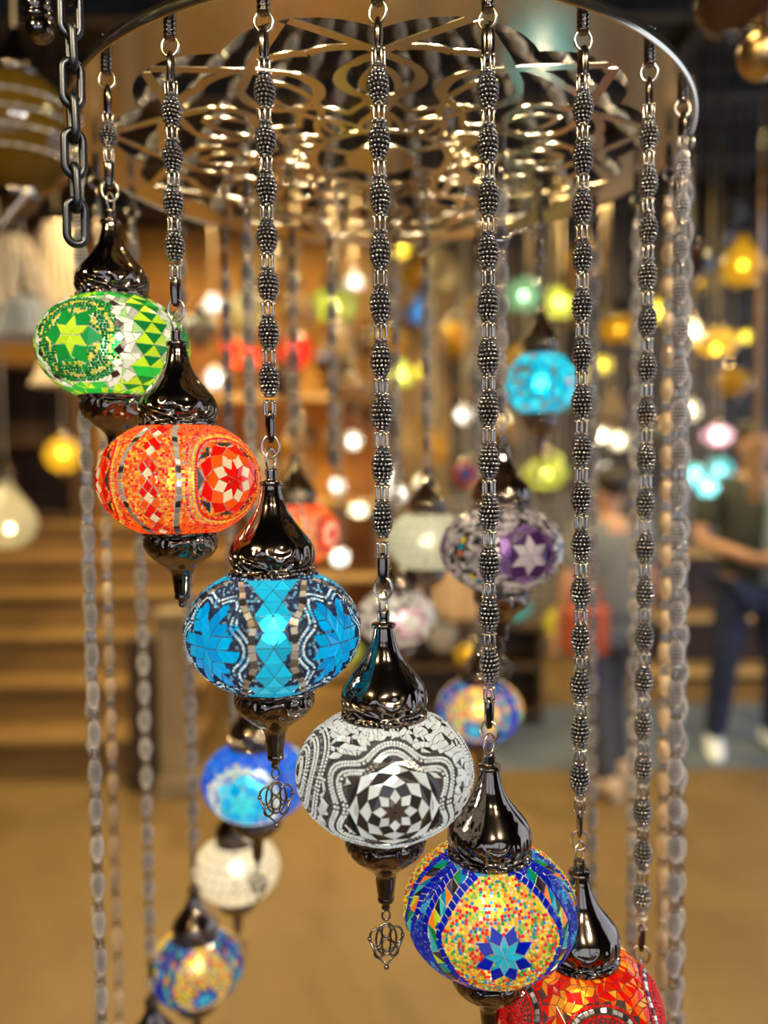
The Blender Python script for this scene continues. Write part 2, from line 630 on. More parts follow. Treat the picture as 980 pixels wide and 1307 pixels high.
def globe_teal(seed=3):
    g = Globe(seed)
    L0 = [R(45 + 90 * m) for m in range(4)]
    t1, t2, t3 = (0.0, 0.33, 0.80), (0.0, 0.27, 0.74), (0.0, 0.38, 0.82)
    # columns of light triangles between the stars, pinched in the middle
    for l in [R(90 * m) for m in range(4)]:
        for k in range(10):
            y = -0.84 + k * 0.168
            w = 0.10
            wid = 1.0 if abs(y + 0.02) < 0.35 else 1.7 if abs(y) < 0.62 else 2.6
            for i in range(-3, 4):
                x = i * w
                if abs(x) > wid * w + 0.001: continue
                up = (i + k) % 2 == 0
                p = [(x - w, y), (x + w, y), (x, y + 0.168)] if up else [(x, y), (x + w, y + 0.168), (x - w, y + 0.168)]
                g.tile(l, p, (0.01, 0.44, 0.74) if up else (0.01, 0.37, 0.66), h=0.014, inset=0.010)
        for sg in (-1, 1):
            pth = []
            for q in range(31):
                y = -0.80 + 1.6 * q / 30
                pth.append((sg * (0.205 + 0.16 * min(1, abs(y + 0.02) / 0.7) ** 1.6 + 0.022 * math.cos(y * 14)), y))
            g.row(l, pth, 0.085, 0.085, [DKMIR, SILVER, (0.30, 0.26, 0.2), SILVER, (0.62, 0.55, 0.45)], 2)
    for l in L0:
        for k, (dr, cc) in enumerate(((0.0, [NAVY]), (0.034, [(0.35, 0.6, 0.8), (0.6, 0.75, 0.85)]), (0.068, [(0.02, 0.08, 0.2), NAVY]), (0.102, [(0.35, 0.6, 0.8), (0.6, 0.75, 0.85)]), (0.136, [NAVY]))):
            pth = []
            for q in range(61):
                a = 2 * PI * q / 60
                r = 0.44 + dr + 0.07 * math.cos(6 * (a - 0.52))
                x, y = 0.88 * r * math.sin(a), -0.03 + r * 1.12 * math.cos(a)
                if g.is_free(l + x / max(0.5, math.cos(y2t(y))), y) or True: pth.append((x, y))
            for a, b in zip(pth, pth[1:]):
                m = ((a[0] + b[0]) / 2, (a[1] + b[1]) / 2)
                if abs(m[1]) < YMAX - 0.03 and g.is_free(l + m[0] / max(0.5, math.cos(y2t(m[1]))), m[1]):
                    g.bead_path(l, [a, b], 0.0175, cc)
        # six pointed star of many small rhombs
        n = 6
        e = [(0.145 * math.sin(2 * PI * q / n + 0.52), 0.145 * math.cos(2 * PI * q / n + 0.52)) for q in range(n)]
        for q in range(n):
            a, b = e[q], e[(q + 1) % n]
            for u in range(3):
                for v in range(3):
                    if u + v > 2: continue
                    o = (a[0] * u + b[0] * v, -0.03 + a[1] * u * 1.1 + b[1] * v * 1.1)
                    P4 = [o, (o[0] + b[0], o[1] + b[1] * 1.1), (o[0] + a[0] + b[0], o[1] + (a[1] + b[1]) * 1.1), (o[0] + a[0], o[1] + a[1] * 1.1)]
                    c = (sum(p[0] for p in P4) / 4, sum(p[1] for p in P4) / 4)
                    if g.is_free(l + c[0] / max(0.5, math.cos(y2t(c[1]))), c[1]):
                        g.tile(l, P4, (t1, t2, t3)[(u + 2 * v + q) % 3], inset=0.010, h=0.012)
    g.fill_beads(lambda l, y: NAVY if g.rnd.random() < 0.75 else (0.1, 0.25, 0.4), 0.038)
    return g.finish('teal_globe', 'grout_dark')


def globe_silver():
    g = Globe(4)
    l0 = R(6)
    lots = [l0, l0 + R(-82), l0 + R(104)]
    for l in lots[:1]:
        y0 = -0.04
        g.star(l, y0, 8, [0, 0.085, 0.16, 0.235, 0.305, 0.37, 0.43, 0.49, 0.545], [(0.16, 0.12, 0.09), WHITE, DKMIR, WHITE, DKMIR, WHITE, DKMIR], rot=PI / 8, mats=[2, 1, 2, 1, 2, 1, 2], inset=0.005)
        for dr, cc, r in ((0.0, [WHITE], 0.018), (0.04, [WHITE], 0.018), (0.078, [DKMIR], 0.014), (0.112, [WHITE], 0.018), (0.15, [WHITE], 0.018), (0.185, [DKMIR], 0.013)):
            pth = []
            for q in range(73):
                a = 2 * PI * q / 72
                rr = 0.545 + dr + 0.075 * math.cos(6 * a)
                pth.append((rr * math.sin(a) * 1.05, y0 + rr * 0.95 * math.cos(a)))
            g.bead_path(l, pth, r, cc)
    for l in lots[1:]:
        for k in range(12):
            r = 0.05 + 0.045 * k
            c = circ(r, 40, 0.12)
            for a, b in zip(c, c[1:]):
                if g.is_free(l + b[0] / max(0.5, math.cos(y2t(max(-0.8, min(0.8, b[1]))))), b[1]) or k < 3: g.bead_path(l, [a, b], 0.018, [WHITE] if k % 3 else [DKMIR, (0.3, 0.3, 0.3)])

    def fb(lon, Y):
        X = wrap(lon - l0) * math.cos(y2t(Y))
        a = math.atan2(X / 1.05, (Y + 0.04) / 0.95)
        rr = math.hypot(X / 1.05, (Y + 0.04) / 0.95)
        if rr < 0.545 + 0.075 * math.cos(6 * a): return 1
        return 0
    g.fill_crackle(lambda l, y: ((WHITE, 1) if g.rnd.random() < 0.6 else (DKMIR, 2)) if fb(l, y) else ((WHITE, 1) if g.rnd.random() < 0.9 else (DKMIR, 2)), 0.066, h=0.010, inset=0.006)
    return g.finish('silver_globe', 'grout_dark')


MULTI = [(0.95, 0.72, 0.03), (0.95, 0.78, 0.04), (0.95, 0.88, 0.45), (0.92, 0.22, 0.02), (0.75, 0.01, 0.01), (0.03, 0.38, 0.06), (0.95, 0.60, 0.03), (0.95, 0.40, 0.03), (0.02, 0.25, 0.55), (0.85, 0.80, 0.08), (0.80, 0.02, 0.01), (0.30, 0.55, 0.04)]


def globe_multi(seed, l0, star_y, dark=False, s=0.038):
    g = Globe(seed)
    lots = [l0 + 2 * PI / 3 * m for m in range(3)]
    cob = (0.002, 0.008, 0.30) if dark else COBALT
    TRI = [(0.0, 0.25, 0.5), (0.5, 0.75, 0.03), (0.02, 0.02, 0.025), (0.0, 0.25, 0.06), (0.9, 0.25, 0.02), (0.06, 0.04, 0.08), (0.05, 0.5, 0.6)]

    def edge(y, off=0.0):
        """half width of the pointed panel at height y"""
        if y > 0.10: v = 0.70 * max(0.0, (0.90 - y) / 0.80) ** 0.62
        else: v = 0.70 * max(0.0, (y + 0.66) / 0.76) ** 0.6
        return v
    for l in lots:
        g.star(l, star_y, 8, [0, 0.115, 0.215, 0.335], [(0.02, 0.50, 0.78), (0.0, 0.01, 0.45)], rot=0.0, inset=0.007)
        
        ys = [0.84 - 0.04 * i for i in range(36)]
        for sg in (-1, 1):
            base = [(edge(y), y) for y in ys if edge(y) > 0.02]

            def off(d):
                out = []
                for q in range(len(base)):
                    a, b = base[max(q - 1, 0)], base[min(q + 1, len(base) - 1)]
                    dx, dy = b[0] - a[0], b[1] - a[1]
                    w = math.hypot(dx, dy) + 1e-6
                    out.append((sg * (base[q][0] - dy / w * d), base[q][1] + dx / w * d))
                return [p for p in out if abs(p[1]) < YMAX - 0.03]
            g.row(l, off(0.048), 0.078, 0.09, [cob, (0.0, 0.02, 0.5), cob], 1)
            pa, pb = off(0.094), off(0.205)
            n = min(len(pa), len(pb))
            pa, pb = pa[-n:], pb[-n:]
            for q in range(0, n - 3, 3):
                c1, c2 = TRI[(q // 3 * 2) % 7], TRI[(q // 3 * 2 + 3) % 7]
                A0, A1, B0, B1 = pa[q], pa[q + 3], pb[q], pb[q + 3]
                t1, t2 = [A0, A1, B0], [A1, B1, B0]
                if sg > 0: t1, t2 = t1[::-1], t2[::-1]
                g.tile(l, t1, c1); g.tile(l, t2, c2)
            g.row(l, off(0.248), 0.072, 0.09, [cob, (0.0, 0.02, 0.5), cob], 1)

    def fb(lon, Y):
        inside = any(abs(wrap(lon - l)) * math.cos(y2t(Y)) < edge(Y) + 0.01 for l in lots)
        q = g.rnd.random()
        if inside: return MULTI[g.rnd.randrange(len(MULTI))]
        p = math.sin(lon * 7 + 2 * math.sin(Y * 9)) + math.sin(Y * 11 + lon * 3)
        if p > 0.7 and q < 0.75: return (0.02, 0.35, 0.75)
        return cob if q < 0.7 else (0.01, 0.08, 0.5)
    g.fill_beads(fb, s)
    return g.finish('rainbow_globe', 'grout_white' if not dark else 'grout_clear')


def globe_red():
    g = Globe(6)
    lots = [R(18 + 72 * m) for m in range(5)]
    for l in lots:
        for k in range(9):
            g.bead_path(l, circ(0.03 + 0.042 * k, 36, 0.12), 0.019, [RED, (0.6, 0.0, 0.0)])
        g.row(l, circ(0.425, 30, 0.12), 0.05, 0.07, [SILVER, DKMIR, WHITE], 2)
        g.bead_path(l, circ(0.475, 40, 0.12), 0.018, [RED, (0.5, 0.0, 0.0)])
    pal = [RED, ORANGE, AMBER, RED, (0.75, 0.03, 0.0), (0.95, 0.3, 0.02)]
    g.fill_crackle(lambda l, y: (pal[g.rnd.randrange(6)], 1), 0.10)
    return g.finish('red_globe', 'grout_dark')


def globe_star(seed, l0, n, star_cols, rho, pal, size, grt, spacing=120, y0=0.0, extra=None, mats=None, rim=None):
    g = Globe(seed)
    lots = [l0 + R(spacing) * m for m in range(int(360 / spacing))]
    for l in lots:
        g.star(l, y0, n, rho, star_cols, mats=mats)
        if rim:
            g.bead_path(l, circ(rho[-1] + 0.04, 40, y0), 0.02, rim)
            g.bead_path(l, circ(rho[-1] + 0.085, 40, y0), 0.02, rim)
    if extra: extra(g, lots)
    g.fill_crackle(lambda l, y: pal[g.rnd.randrange(len(pal))], size)
    return g.finish('star_globe', grt)


def globe_rows(seed, cols, dark, size=0.11):
    """pale globe of level bead rows between bands of dark chips"""
    g = Globe(seed)
    k = 0
    Y = -YMAX + 0.04
    while Y < YMAX - 0.02:
        c = math.cos(y2t(Y))
        if k % 4 == 3:
            m = max(8, round(2 * PI * c / 0.075))
            for i in range(m):
                x = 2 * PI * i / m
                g.tile(x, [(-0.036, Y - 0.03), (0.036, Y - 0.03), (0.036, Y + 0.03), (-0.036, Y + 0.03)], dark if i % 3 == 0 else cols[0], 1)
            Y += 0.062
        else:
            m = max(8, round(2 * PI * c / 0.052))
            for i in range(m):
                g.bead(2 * PI * i / m, 0, Y, 0.026, cols[g.rnd.randrange(len(cols))])
            Y += 0.05
        k += 1
    return g.finish('banded_globe', 'grout_white')


# ------------------------------------------------------------------ lamp metalwork (unit: globe radius A)
TOP = [(0.47, -0.02), (0.49, -0.015), (0.49, 0.045), (0.455, 0.055), (0.445, 0.075), (0.468, 0.10), (0.49, 0.15), (0.495, 0.20), (0.485, 0.27),
       (0.455, 0.35), (0.40, 0.43), (0.335, 0.51), (0.27, 0.59), (0.215, 0.67), (0.172, 0.76), (0.142, 0.85), (0.122, 0.94), (0.112, 1.01)]
COLLAR = [(0.0, 1.005), (0.13, 1.005), (0.14, 1.02), (0.14, 1.04), (0.13, 1.055), (0.075, 1.06), (0.066, 1.08), (0.072, 1.10), (0.066, 1.12), (0.074, 1.14), (0.066, 1.16), (0.074, 1.18), (0.06, 1.20), (0.0, 1.20)]
BOT = [(0.47, 0.02), (0.485, 0.015), (0.485, -0.035), (0.45, -0.045), (0.44, -0.065), (0.462, -0.09), (0.468, -0.15), (0.45, -0.22), (0.405, -0.29),
       (0.34, -0.35), (0.265, -0.41), (0.195, -0.46), (0.15, -0.51), (0.125, -0.56), (0.112, -0.66), (0.10, -0.76), (0.088, -0.83)]
STEM = [(0.095, -0.81), (0.10, -0.83), (0.095, -0.86), (0.055, -0.875), (0.045, -0.93), (0.055, -0.945), (0.03, -0.97), (0.0, -0.975)]


def smooth_prof(p, k=3):
    out = []
    for i in range(len(p) - 1):
        p0, p1, p2, p3 = p[max(i - 1, 0)], p[i], p[i + 1], p[min(i + 2, len(p) - 1)]
        for q in range(k):
            t = q / k
            out.append(tuple(max(0, 0.5 * (2 * b + (c - a) * t + (2 * a - 5 * b + 4 * c - d) * t * t + (3 * b - a - 3 * c + d) * t ** 3)) if n == 0 else
                             0.5 * (2 * b + (c - a) * t + (2 * a - 5 * b + 4 * c - d) * t * t + (3 * b - a - 3 * c + d) * t ** 3)
                             for n, (a, b, c, d) in enumerate(zip(p0, p1, p2, p3))))
    out.append(p[-1])
    return out


def lat(prof, mats, n=48, name='lathe'):
    mb = MB()
    mb.lathe([(r * A, z * A) for r, z in prof], n)
    return mb.mesh(name, mats)


ME = {}
ME['top_cap'] = lat(TOP[:5] + smooth_prof(TOP[5:]), M['bronze'], 56)
ME['collar'] = lat(COLLAR, M['bronze_plain'], 24)
ME['bottom_cap'] = lat(BOT[:5] + smooth_prof(BOT[5:]), M['bronze'], 56)
ME['stem'] = lat(STEM, M['bronze_plain'], 20)


def ring_mesh(Rm, r, mat, sz=1.0, n=28):
    mb = MB()
    mb.tube([(Rm * math.sin(2 * PI * i / n), 0, sz * Rm * math.cos(2 * PI * i / n)) for i in range(n)], r, 8, closed=True)
    return mb.mesh('loop', mat)


ME['loop'] = ring_mesh(0.0085, 0.0014, M['wire'], 1.25)


def filigree_mesh():
    """small openwork drop: loops around a pointed oval"""
    mb = MB()
    s = 0.0165
    def loop(cx, cz, rx, rz, n=16, a0=0, a1=2 * PI, closed=True):
        mb.tube([(cx + rx * math.sin(a0 + (a1 - a0) * i / n), 0, cz + rz * math.cos(a0 + (a1 - a0) * i / n)) for i in range(n if closed else n + 1)], 0.0011, 6, closed=closed)
    loop(0, -0.006, 0.004, 0.005)
    loop(0, -0.030, s * 0.62, 0.016)
    loop(-s * 0.62, -0.027, 0.0062, 0.0085)
    loop(s * 0.62, -0.027, 0.0062, 0.0085)
    loop(0, -0.022, 0.0045, 0.006)
    loop(0, -0.036, 0.0045, 0.006)
    loop(-0.0075, -0.043, 0.0045, 0.005)
    loop(0.0075, -0.043, 0.0045, 0.005)
    mb.tube([(-s, 0, -0.030), (-s * 0.6, 0, -0.046), (0, 0, -0.056), (s * 0.6, 0, -0.046), (s, 0, -0.030)], 0.0012, 6)
    mb.sphere((0, 0, -0.0585), 0.0026)
    for x in (-1, 1): mb.sphere((x * s, 0, -0.028), 0.0022)
    return mb.mesh('filigree', M['filigree'])


ME['filigree'] = filigree_mesh()
ZCUT = B * math.sin(TMAX) * A


def pendant(name, label, x, y, z, globe, group, power, tint=(1, 0.9, 0.75), scale=1.0, rz=None, drop=True):
    """one mosaic lamp; z is the height of the globe's middle"""
    rz = math.atan2(-x, y) if rz is None else rz
    t = empty(name, (x, y, z), rz)
    t.scale = (scale,) * 3
    tag(t, label, 'lamp', group)
    link('globe', globe, t)
    c = link('top_cap', ME['top_cap'], t, (0, 0, ZCUT))
    link('collar', ME['collar'], c)
    link('hook_loop', ME['loop'], c, (0, 0, 1.19 * A + 0.0095), (0, 0, random.uniform(0.9, 1.5)))
    b = link('bottom_cap', ME['bottom_cap'], t, (0, 0, -ZCUT))
    st = link('finial', ME['stem'], t, (0, 0, -ZCUT))
    if drop:
        link('filigree_drop', ME['filigree'], t, (0, 0, -ZCUT - 0.965 * A), (0, 0, random.uniform(-0.6, 0.6)))
    if power > 0:
        ld = bpy.data.lights.new('bulb_light', 'POINT')
        ld.energy = power
        ld.color = tint
        ld.shadow_soft_size = 0.014
        lo = bpy.data.objects.new('bulb_light', ld)
        lo.parent = t
        COL.objects.link(lo)
    return t


LAMP_TOP = ZCUT + 1.19 * A + 0.019      # top of the hook loop above the globe's middle


# ------------------------------------------------------------------ beaded chains
def bead_mesh(gr=6):
    """a woven bead: dark core covered with rows of round granules"""
    mb = MB()
    ra, rb = 0.0088, 0.0158
    mb.sphere((0, 0, 0), (ra, ra, rb), 1, 16, 10)
    rows = 10
    for k in range(rows):
        t = -1.22 + 2.44 * k / (rows - 1)
        r, z = ra * math.cos(t), rb * math.sin(t)
        n = max(4, round(2 * PI * r / 0.0039))
        for i in range(n):
            a = 2 * PI * (i + 0.5 * (k % 2)) / n
            mb.sphere((r * math.cos(a), r * math.sin(a), z), 0.00188, 0, gr, max(4, gr - 2))
    for s in (-1, 1):
        mb.lathe([(0.0, s * 0.0172), (0.0052, s * 0.0172), (0.0058, s * 0.0162), (0.0052, s * 0.0150), (0.0, s * 0.015)][::s], 12, 0)
    return mb.mesh('woven_bead', [M['bead'], M['bead_core']])


def link_mesh():
    """the short bundle of wires between two beads"""
    mb = MB()
    L = 0.0155
    for i in range(6):
        a = 2 * PI * i / 6
        x, y = 0.0056 * math.cos(a), 0.0056 * math.sin(a)
        mb.tube([(x * 0.8, y * 0.8, L / 2), (x, y, L / 2 - 0.003), (x * 1.02, y * 1.02, 0), (x, y, -L / 2 + 0.003), (x * 0.8, y * 0.8, -L / 2)], 0.0011, 6)
    for s in (-1, 1):
        for i in range(6):
            a = 2 * PI * (i + 0.5) / 6
            mb.sphere((0.0062 * math.cos(a), 0.0062 * math.sin(a), s * L * 0.40), 0.0017, 0, 6, 4)
    return mb.mesh('wire_link', M['wire'])


def flat_mesh():
    """folded sheet link, wide at the top"""
    mb = MB()
    mb.lathe([(0.0, 0.017), (0.0035, 0.017), (0.0062, 0.012), (0.0066, 0.004), (0.0064, -0.006), (0.0050, -0.014), (0.0030, -0.0175), (0.0, -0.0175)][::-1], 14, 0)
    for v in range(len(mb.v)):
        x, y, z = mb.v[v]
        mb.v[v] = (x, y * 0.6, z)
    return mb.mesh('folded_link', M['bronze_plain'])


def hook_mesh():
    """threaded hook through the rim"""
    mb = MB()
    prof = [(0.0, 0.03)]
    for i in range(9):
        z = 0.028 - i * 0.0045
        prof += [(0.0052, z), (0.0065, z - 0.0011), (0.0065, z - 0.0024), (0.0052, z - 0.0036)]
    prof.append((0.0, -0.012))
    mb.lathe(prof[::-1], 16, 0)
    return mb.mesh('threaded_hook', M['bronze_plain'])


ME['bead'] = bead_mesh(8)
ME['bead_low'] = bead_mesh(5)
M['bead_daylit'] = metal('daylit gunmetal bead', (0.62, 0.58, 0.54), 0.34)  # far beads' base colour raised to stand in for reflected daylight
ME['bead_low'].materials[0] = M['bead_daylit']
ME['bead_tan'] = ME['bead_low'].copy()
M['bead_tan'] = metal('pale brass bead', (0.78, 0.60, 0.38), 0.4)
ME['bead_tan'].materials[0] = M['bead_tan']
ME['bead_tan'].materials[1] = M['bead_tan']
ME['link'] = link_mesh()
ME['flat'] = flat_mesh()
ME['hook'] = hook_mesh()
ME['big_loop'] = ring_mesh(0.0088, 0.0015, M['wire'], 1.1)

RING_Z = CAM_Z + 0.448
RD, RR, RC = 1.17, 0.424, 0.415        # distance of the ring's middle, its radius, the radius the chains hang at
PITCH = 0.0485


def bead_chain(label, x, y, z_bot, near=True, z_top=RING_Z, group='beaded chains of the chandelier', end_link=True, sz=1.0, tan=False):
    t = empty('hanging_bead_chain', (x, y, z_top), math.atan2(-x, y))
    tag(t, label, 'chain', group)
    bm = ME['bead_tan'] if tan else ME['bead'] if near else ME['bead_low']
    link('hook', ME['hook'], t, (0, 0, -0.006))
    link('ring', ME['big_loop'], t, (0, 0, -0.0245), (0, 0, random.uniform(-0.5, 0.5)))
    link('folded_link', ME['flat'], t, (0, 0, -0.047), (0, 0, random.uniform(0, 3)))
    z0 = -0.0655
    z1 = (z_bot - z_top) + (0.047 if end_link else 0)
    n = max(1, round((z0 - z1) / PITCH))
    p = (z0 - z1) / n
    s = p / PITCH
    for i in range(n):
        zc = z0 - p * (i + 0.5)
        rz = random.uniform(0, 6.28)
        link('link', ME['link'], t, (0, 0, zc + p / 2 - 0.0005), (0, 0, rz), (sz, sz, s * 1.05))
        link('bead', bm, t, (random.uniform(-.0004, .0004), 0, zc), (random.uniform(-.04, .04), random.uniform(-.04, .04), rz), (sz * random.uniform(.96, 1.05), sz, s * 1.0))
    if end_link:
        link('link', ME['link'], t, (0, 0, z1 - 0.004), (0, 0, 1.0), (0.9, 0.9, 1.0))
        link('folded_link', ME['flat'], t, (0, 0, z1 - 0.022), (0, 0, random.uniform(0, 3)), (0.85, 0.85, 0.9))
        link('ring', ME['loop'], t, (0, 0, z1 - 0.041), (0, 0, random.uniform(-0.4, 0.4)))
    return t


def on_ring(deg, r=RC):
    return r * math.sin(R(deg)), RD - r * math.cos(R(deg))


G_LAMP = 'mosaic lamps of the spiral chandelier'
GL = {}
GL['green'] = globe_green()
GL['orange'] = globe_orange()
GL['teal'] = globe_teal()
GL['silver'] = globe_silver()
GL['multi'] = globe_multi(5, R(9), 0.02)
GL['red'] = globe_red()
GL['turquoise'] = globe_star(11, 0, 6, [CYAN, (0.0, 0.35, 0.62)], [0, 0.15, 0.3, 0.5], [((0.0, 0.38, 0.62), 1), ((0.0, 0.30, 0.60), 1), (CYAN, 1), (SILVER, 2)], 0.14, 'grout_dark', 90)
GL['pale'] = globe_rows(12, [(0.72, 0.80, 0.62), (0.85, 0.88, 0.78), (0.65, 0.74, 0.58)], (0.25, 0.3, 0.2))
GL['pink'] = globe_star(13, R(20), 6, [WHITE, (0.75, 0.45, 0.6)], [0, 0.16, 0.3, 0.5], [(PINK, 1), (WHITE, 1), ((0.65, 0.70, 0.62), 1), (DKMIR, 2)], 0.13, 'grout_clear')
GL['flower'] = globe_multi(14, R(-8), -0.25, False, 0.06)
GL['redstar'] = globe_orange(15, 15, 0.05)
GL['bigblue'] = globe_star(16, R(-14), 6, [CYAN, (0.0, 0.35, 0.8), (0.03, 0.5, 0.85)], [0, 0.16, 0.31, 0.44, 0.56], [((0.0, 0.06, 0.62), 1), ((0.0, 0.12, 0.70), 1), ((0.0, 0.09, 0.66), 1)], 0.13, 'grout_clear', 120, -0.08, rim=[(0.7, 0.85, 0.9), (0.2, 0.5, 0.8)])
GL['cream'] = globe_rows(17, [(0.85, 0.80, 0.62), (0.9, 0.86, 0.72)], (0.12, 0.14, 0.16))
GL['dark'] = globe_multi(18, R(10), -0.2, True, 0.045)


def purple_extra(g, lots):
    for l in lots:
        g.row(l, [(0.95, -0.75 + 0.1 * i) for i in range(16)], 0.085, 0.1, [DKMIR, (0.85, 0.2, 0.05), (0.0, 0.4, 0.6), (0.9, 0.75, 0.05), DKMIR, WHITE], 1)


GL['purple'] = globe_star(19, R(26), 6, [(0.80, 0.70, 0.78), PURPLE, (0.30, 0.16, 0.42)], [0, 0.185, 0.34, 0.45, 0.54], [((0.62, 0.58, 0.56), 1), (WHITE, 1), (DKMIR, 2), (PINK, 1), ((0.3, 0.27, 0.3), 1)], 0.085, 'grout_dark', 120, -0.02, purple_extra)

# the first arm of the spiral, in front
FRONT = [(-45.3, 0.137, 'green', 0.945, 0.36, 'green mosaic glass lamp with a lime star, the highest of the front spiral'),
         (-30.2, -0.007, 'orange', 0.955, 0.27, 'orange and red mosaic lamp between the green lamp and the teal lamp'),
         (-15.3, -0.155, 'teal', 1.0, 0.95, 'bright teal mosaic glass lamp with lighter centre triangles, below the orange lamp'),
         (-0.2, -0.292, 'silver', 1.0, 0.42, 'silver and black mirror mosaic lamp with an eight point star, in the middle'),
         (14.2, -0.436, 'multi', 0.995, 0.30, 'cobalt blue lamp with a rainbow beaded panel and cyan star, right of the silver lamp'),
         (29, -0.566, 'red', 1.0, 0.5, 'red mosaic lamp with coiled bead circles, cut off by the bottom of the photo'),
         (44, -0.73, 'red', 1.0, 0.3, 'red globed lamp mostly below the frame, only its cap top showing')]
WARM = (1.0, 0.88, 0.70)
CHL = ['beaded chain that carries the green lamp beside the steel link chain', 'beaded chain that carries the orange lamp',
       'beaded chain that carries the teal lamp', 'sharp beaded chain in the middle that carries the silver lamp',
       'beaded chain that carries the cobalt and rainbow lamp', 'sharp beaded chain that carries the red lamp at the bottom edge',
       'blurred thick beaded chain right of the chain that carries the red lamp']
for (dg, dz, key, s, pw, lb), cl in zip(FRONT, CHL):
    x, y = on_ring(dg)
    z = CAM_Z + dz
    pendant('pendant_lamp', lb, x, y, z, GL[key], G_LAMP, pw, (0.93, 1.0, 0.98) if key == 'silver' else WARM, s, drop=key not in ('green', 'orange'))
    bead_chain(cl, x, y, z + LAMP_TOP * s - 0.003, True)

# the second arm, behind: (angle or None, x px, y px, depth, globe, scale, power, label, chain label)
BACK = [(690, 490, 1.46, 'turquoise', 0.78, 1.0, 'small turquoise lamp with a white hot centre, hanging behind the right chains', 'blurred chain above the small turquoise lamp'),
        (545, 690, 1.57, 'pale', 0.95, 0.28, 'pale greenish white lamp behind the middle, left of the purple star lamp', 'blurred chain above the pale greenish lamp'),
        (507, 787, 1.585, 'pink', 0.95, 0.25, 'blurred pinkish white lamp behind the cap of the silver lamp', 'blurred chain directly behind the chain of the silver lamp'),
        (612, 905, 1.55, 'flower', 0.98, 0.5, 'blurred white lamp with rainbow beads behind the chain of the cobalt lamp', 'blurred chain above the rainbow beaded lamp at the back'),
        (378, 680, 1.55, 'redstar', 1.0, 0.36, 'blurred red and orange lamp half hidden behind the teal lamp cap', 'blurred chain above the half hidden red lamp'),
        (327, 995, 1.27, 'bigblue', 1.03, 0.55, 'bright blue lamp with a cyan star, below and behind the teal lamp', 'blurred chain hidden behind the teal lamp that carries the blue lamp'),
        (302, 1108, 1.53, 'cream', 0.98, 0.5, 'cream white banded lamp below the bright blue lamp', 'blurred chain behind the orange lamp that carries the cream lamp'),
        (250, 1232, 1.42, 'dark', 1.0, 0.4, 'dark blue lamp with rainbow beads below the cream lamp', 'blurred chain that carries the dark blue rainbow lamp'),
        (640, 700, 1.10, 'purple', 1.0, 0.26, 'purple and white star mosaic lamp behind the middle right chains', 'grey blurred chain just right of the chain of the cobalt lamp'),
        (196, 1380, 1.31, 'turquoise', 1.0, 0.3, 'lamp at the bottom left whose dome tip just enters the frame', 'third blurred chain from the left at the lower left')]
for px, py, d, key, s, pw, lb, cl in BACK:
    q = P(px, py, d)
    t = pendant('pendant_lamp', lb, q.x, q.y, q.z, GL[key], G_LAMP, pw, WARM, s)
    if key == 'turquoise' and s < 0.9: t.scale = (s, s, s * 1.25)
    bead_chain(cl, q.x, q.y, q.z + LAMP_TOP * t.scale.z - 0.003, False)
LONG = [(-61, 'leftmost blurred chain running down past the bottom of the photo'), (-76, 'second blurred chain from the left at the lower left, close beside the leftmost'),
        (-91, 'pale blurred chain at the lower left between darker ones'),
        (59, 'grey blurred chain at the right edge of the ring'), (74, 'rightmost blurred chain, hanging at the outer edge of the ring'),
        (89, 'beige blurred chain third from the right edge'), (104, 'blurred chain behind the thick right chain'), (119, 'blurred chain at the back hidden behind the sharp right chain')]
for dg, lb in LONG:
    x, y = on_ring(dg)
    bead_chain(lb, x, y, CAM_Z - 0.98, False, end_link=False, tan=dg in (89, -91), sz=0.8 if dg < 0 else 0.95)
x, y = on_ring(-166)
bead_chain('thin blurred chain at the back between the teal and silver chains', x, y, CAM_Z + 0.0, False, end_link=False)
# the loose wire at the top of the purple lamp's chain
mb = MB()
q0 = P(626, 306, 0.80); q1 = P(642, 306, 0.86); q2 = P(655, 298, 0.93); q3 = P(672, 291, 1.0); q4 = P(690, 285, 1.06)
mb.tube([q0, q1, q2, q3, q4], 0.0022, 6)
for i in range(12):
    f = i / 11
    a = q1.lerp(q4, f)
    mb.sphere((a.x + 0.002 * math.sin(i * 2.1), a.y, a.z + 0.002 * math.cos(i * 2.1) + 0.003 * math.sin(f * 6)), 0.0026, 0, 8, 6)
tag(link('twisted_wire', mb.mesh('twisted_wire', M['wire'])), 'short twisted wire stub sticking out beside the chain of the cobalt lamp', 'wire')

# ------------------------------------------------------------------ the cut-out ring
ring = empty('chandelier_ring', (0, RD, RING_Z))
tag(ring, 'round polished metal ring with arabesque cut-outs that carries the chains', 'chandelier')


def ribbon(mb, pts, w, z0, th=0.0011, closed=False):
    n = len(pts)
    top = []
    for i, p in enumerate(pts):
        a = pts[i - 1] if (closed or i > 0) else p
        b = pts[(i + 1) % n] if (closed or i < n - 1) else p
        dx, dy = b[0] - a[0], b[1] - a[1]
        d = math.hypot(dx, dy) + 1e-9
        ww = (w(i / (n - 1)) if callable(w) else w) / 2
        nx, ny = -dy / d * ww, dx / d * ww
        top.append(((p[0] + nx, p[1] + ny), (p[0] - nx, p[1] - ny)))
    o = len(mb.v)
    for (l, r) in top:
        mb.v.extend([(l[0], l[1], z0), (r[0], r[1], z0), (r[0], r[1], z0 + th), (l[0], l[1], z0 + th)])
    for i in range(n if closed else n - 1):
        j = (i + 1) % n
        for k in range(4):
            l = (k + 1) % 4
            mb.face([o + i * 4 + k, o + j * 4 + k, o + j * 4 + l, o + i * 4 + l][::-1])
    if not closed:
        mb.face([o, o + 1, o + 2, o + 3]); e = o + (n - 1) * 4
        mb.face([e + 3, e + 2, e + 1, e])


def pol(r, a): return (r * math.sin(a), -r * math.cos(a))


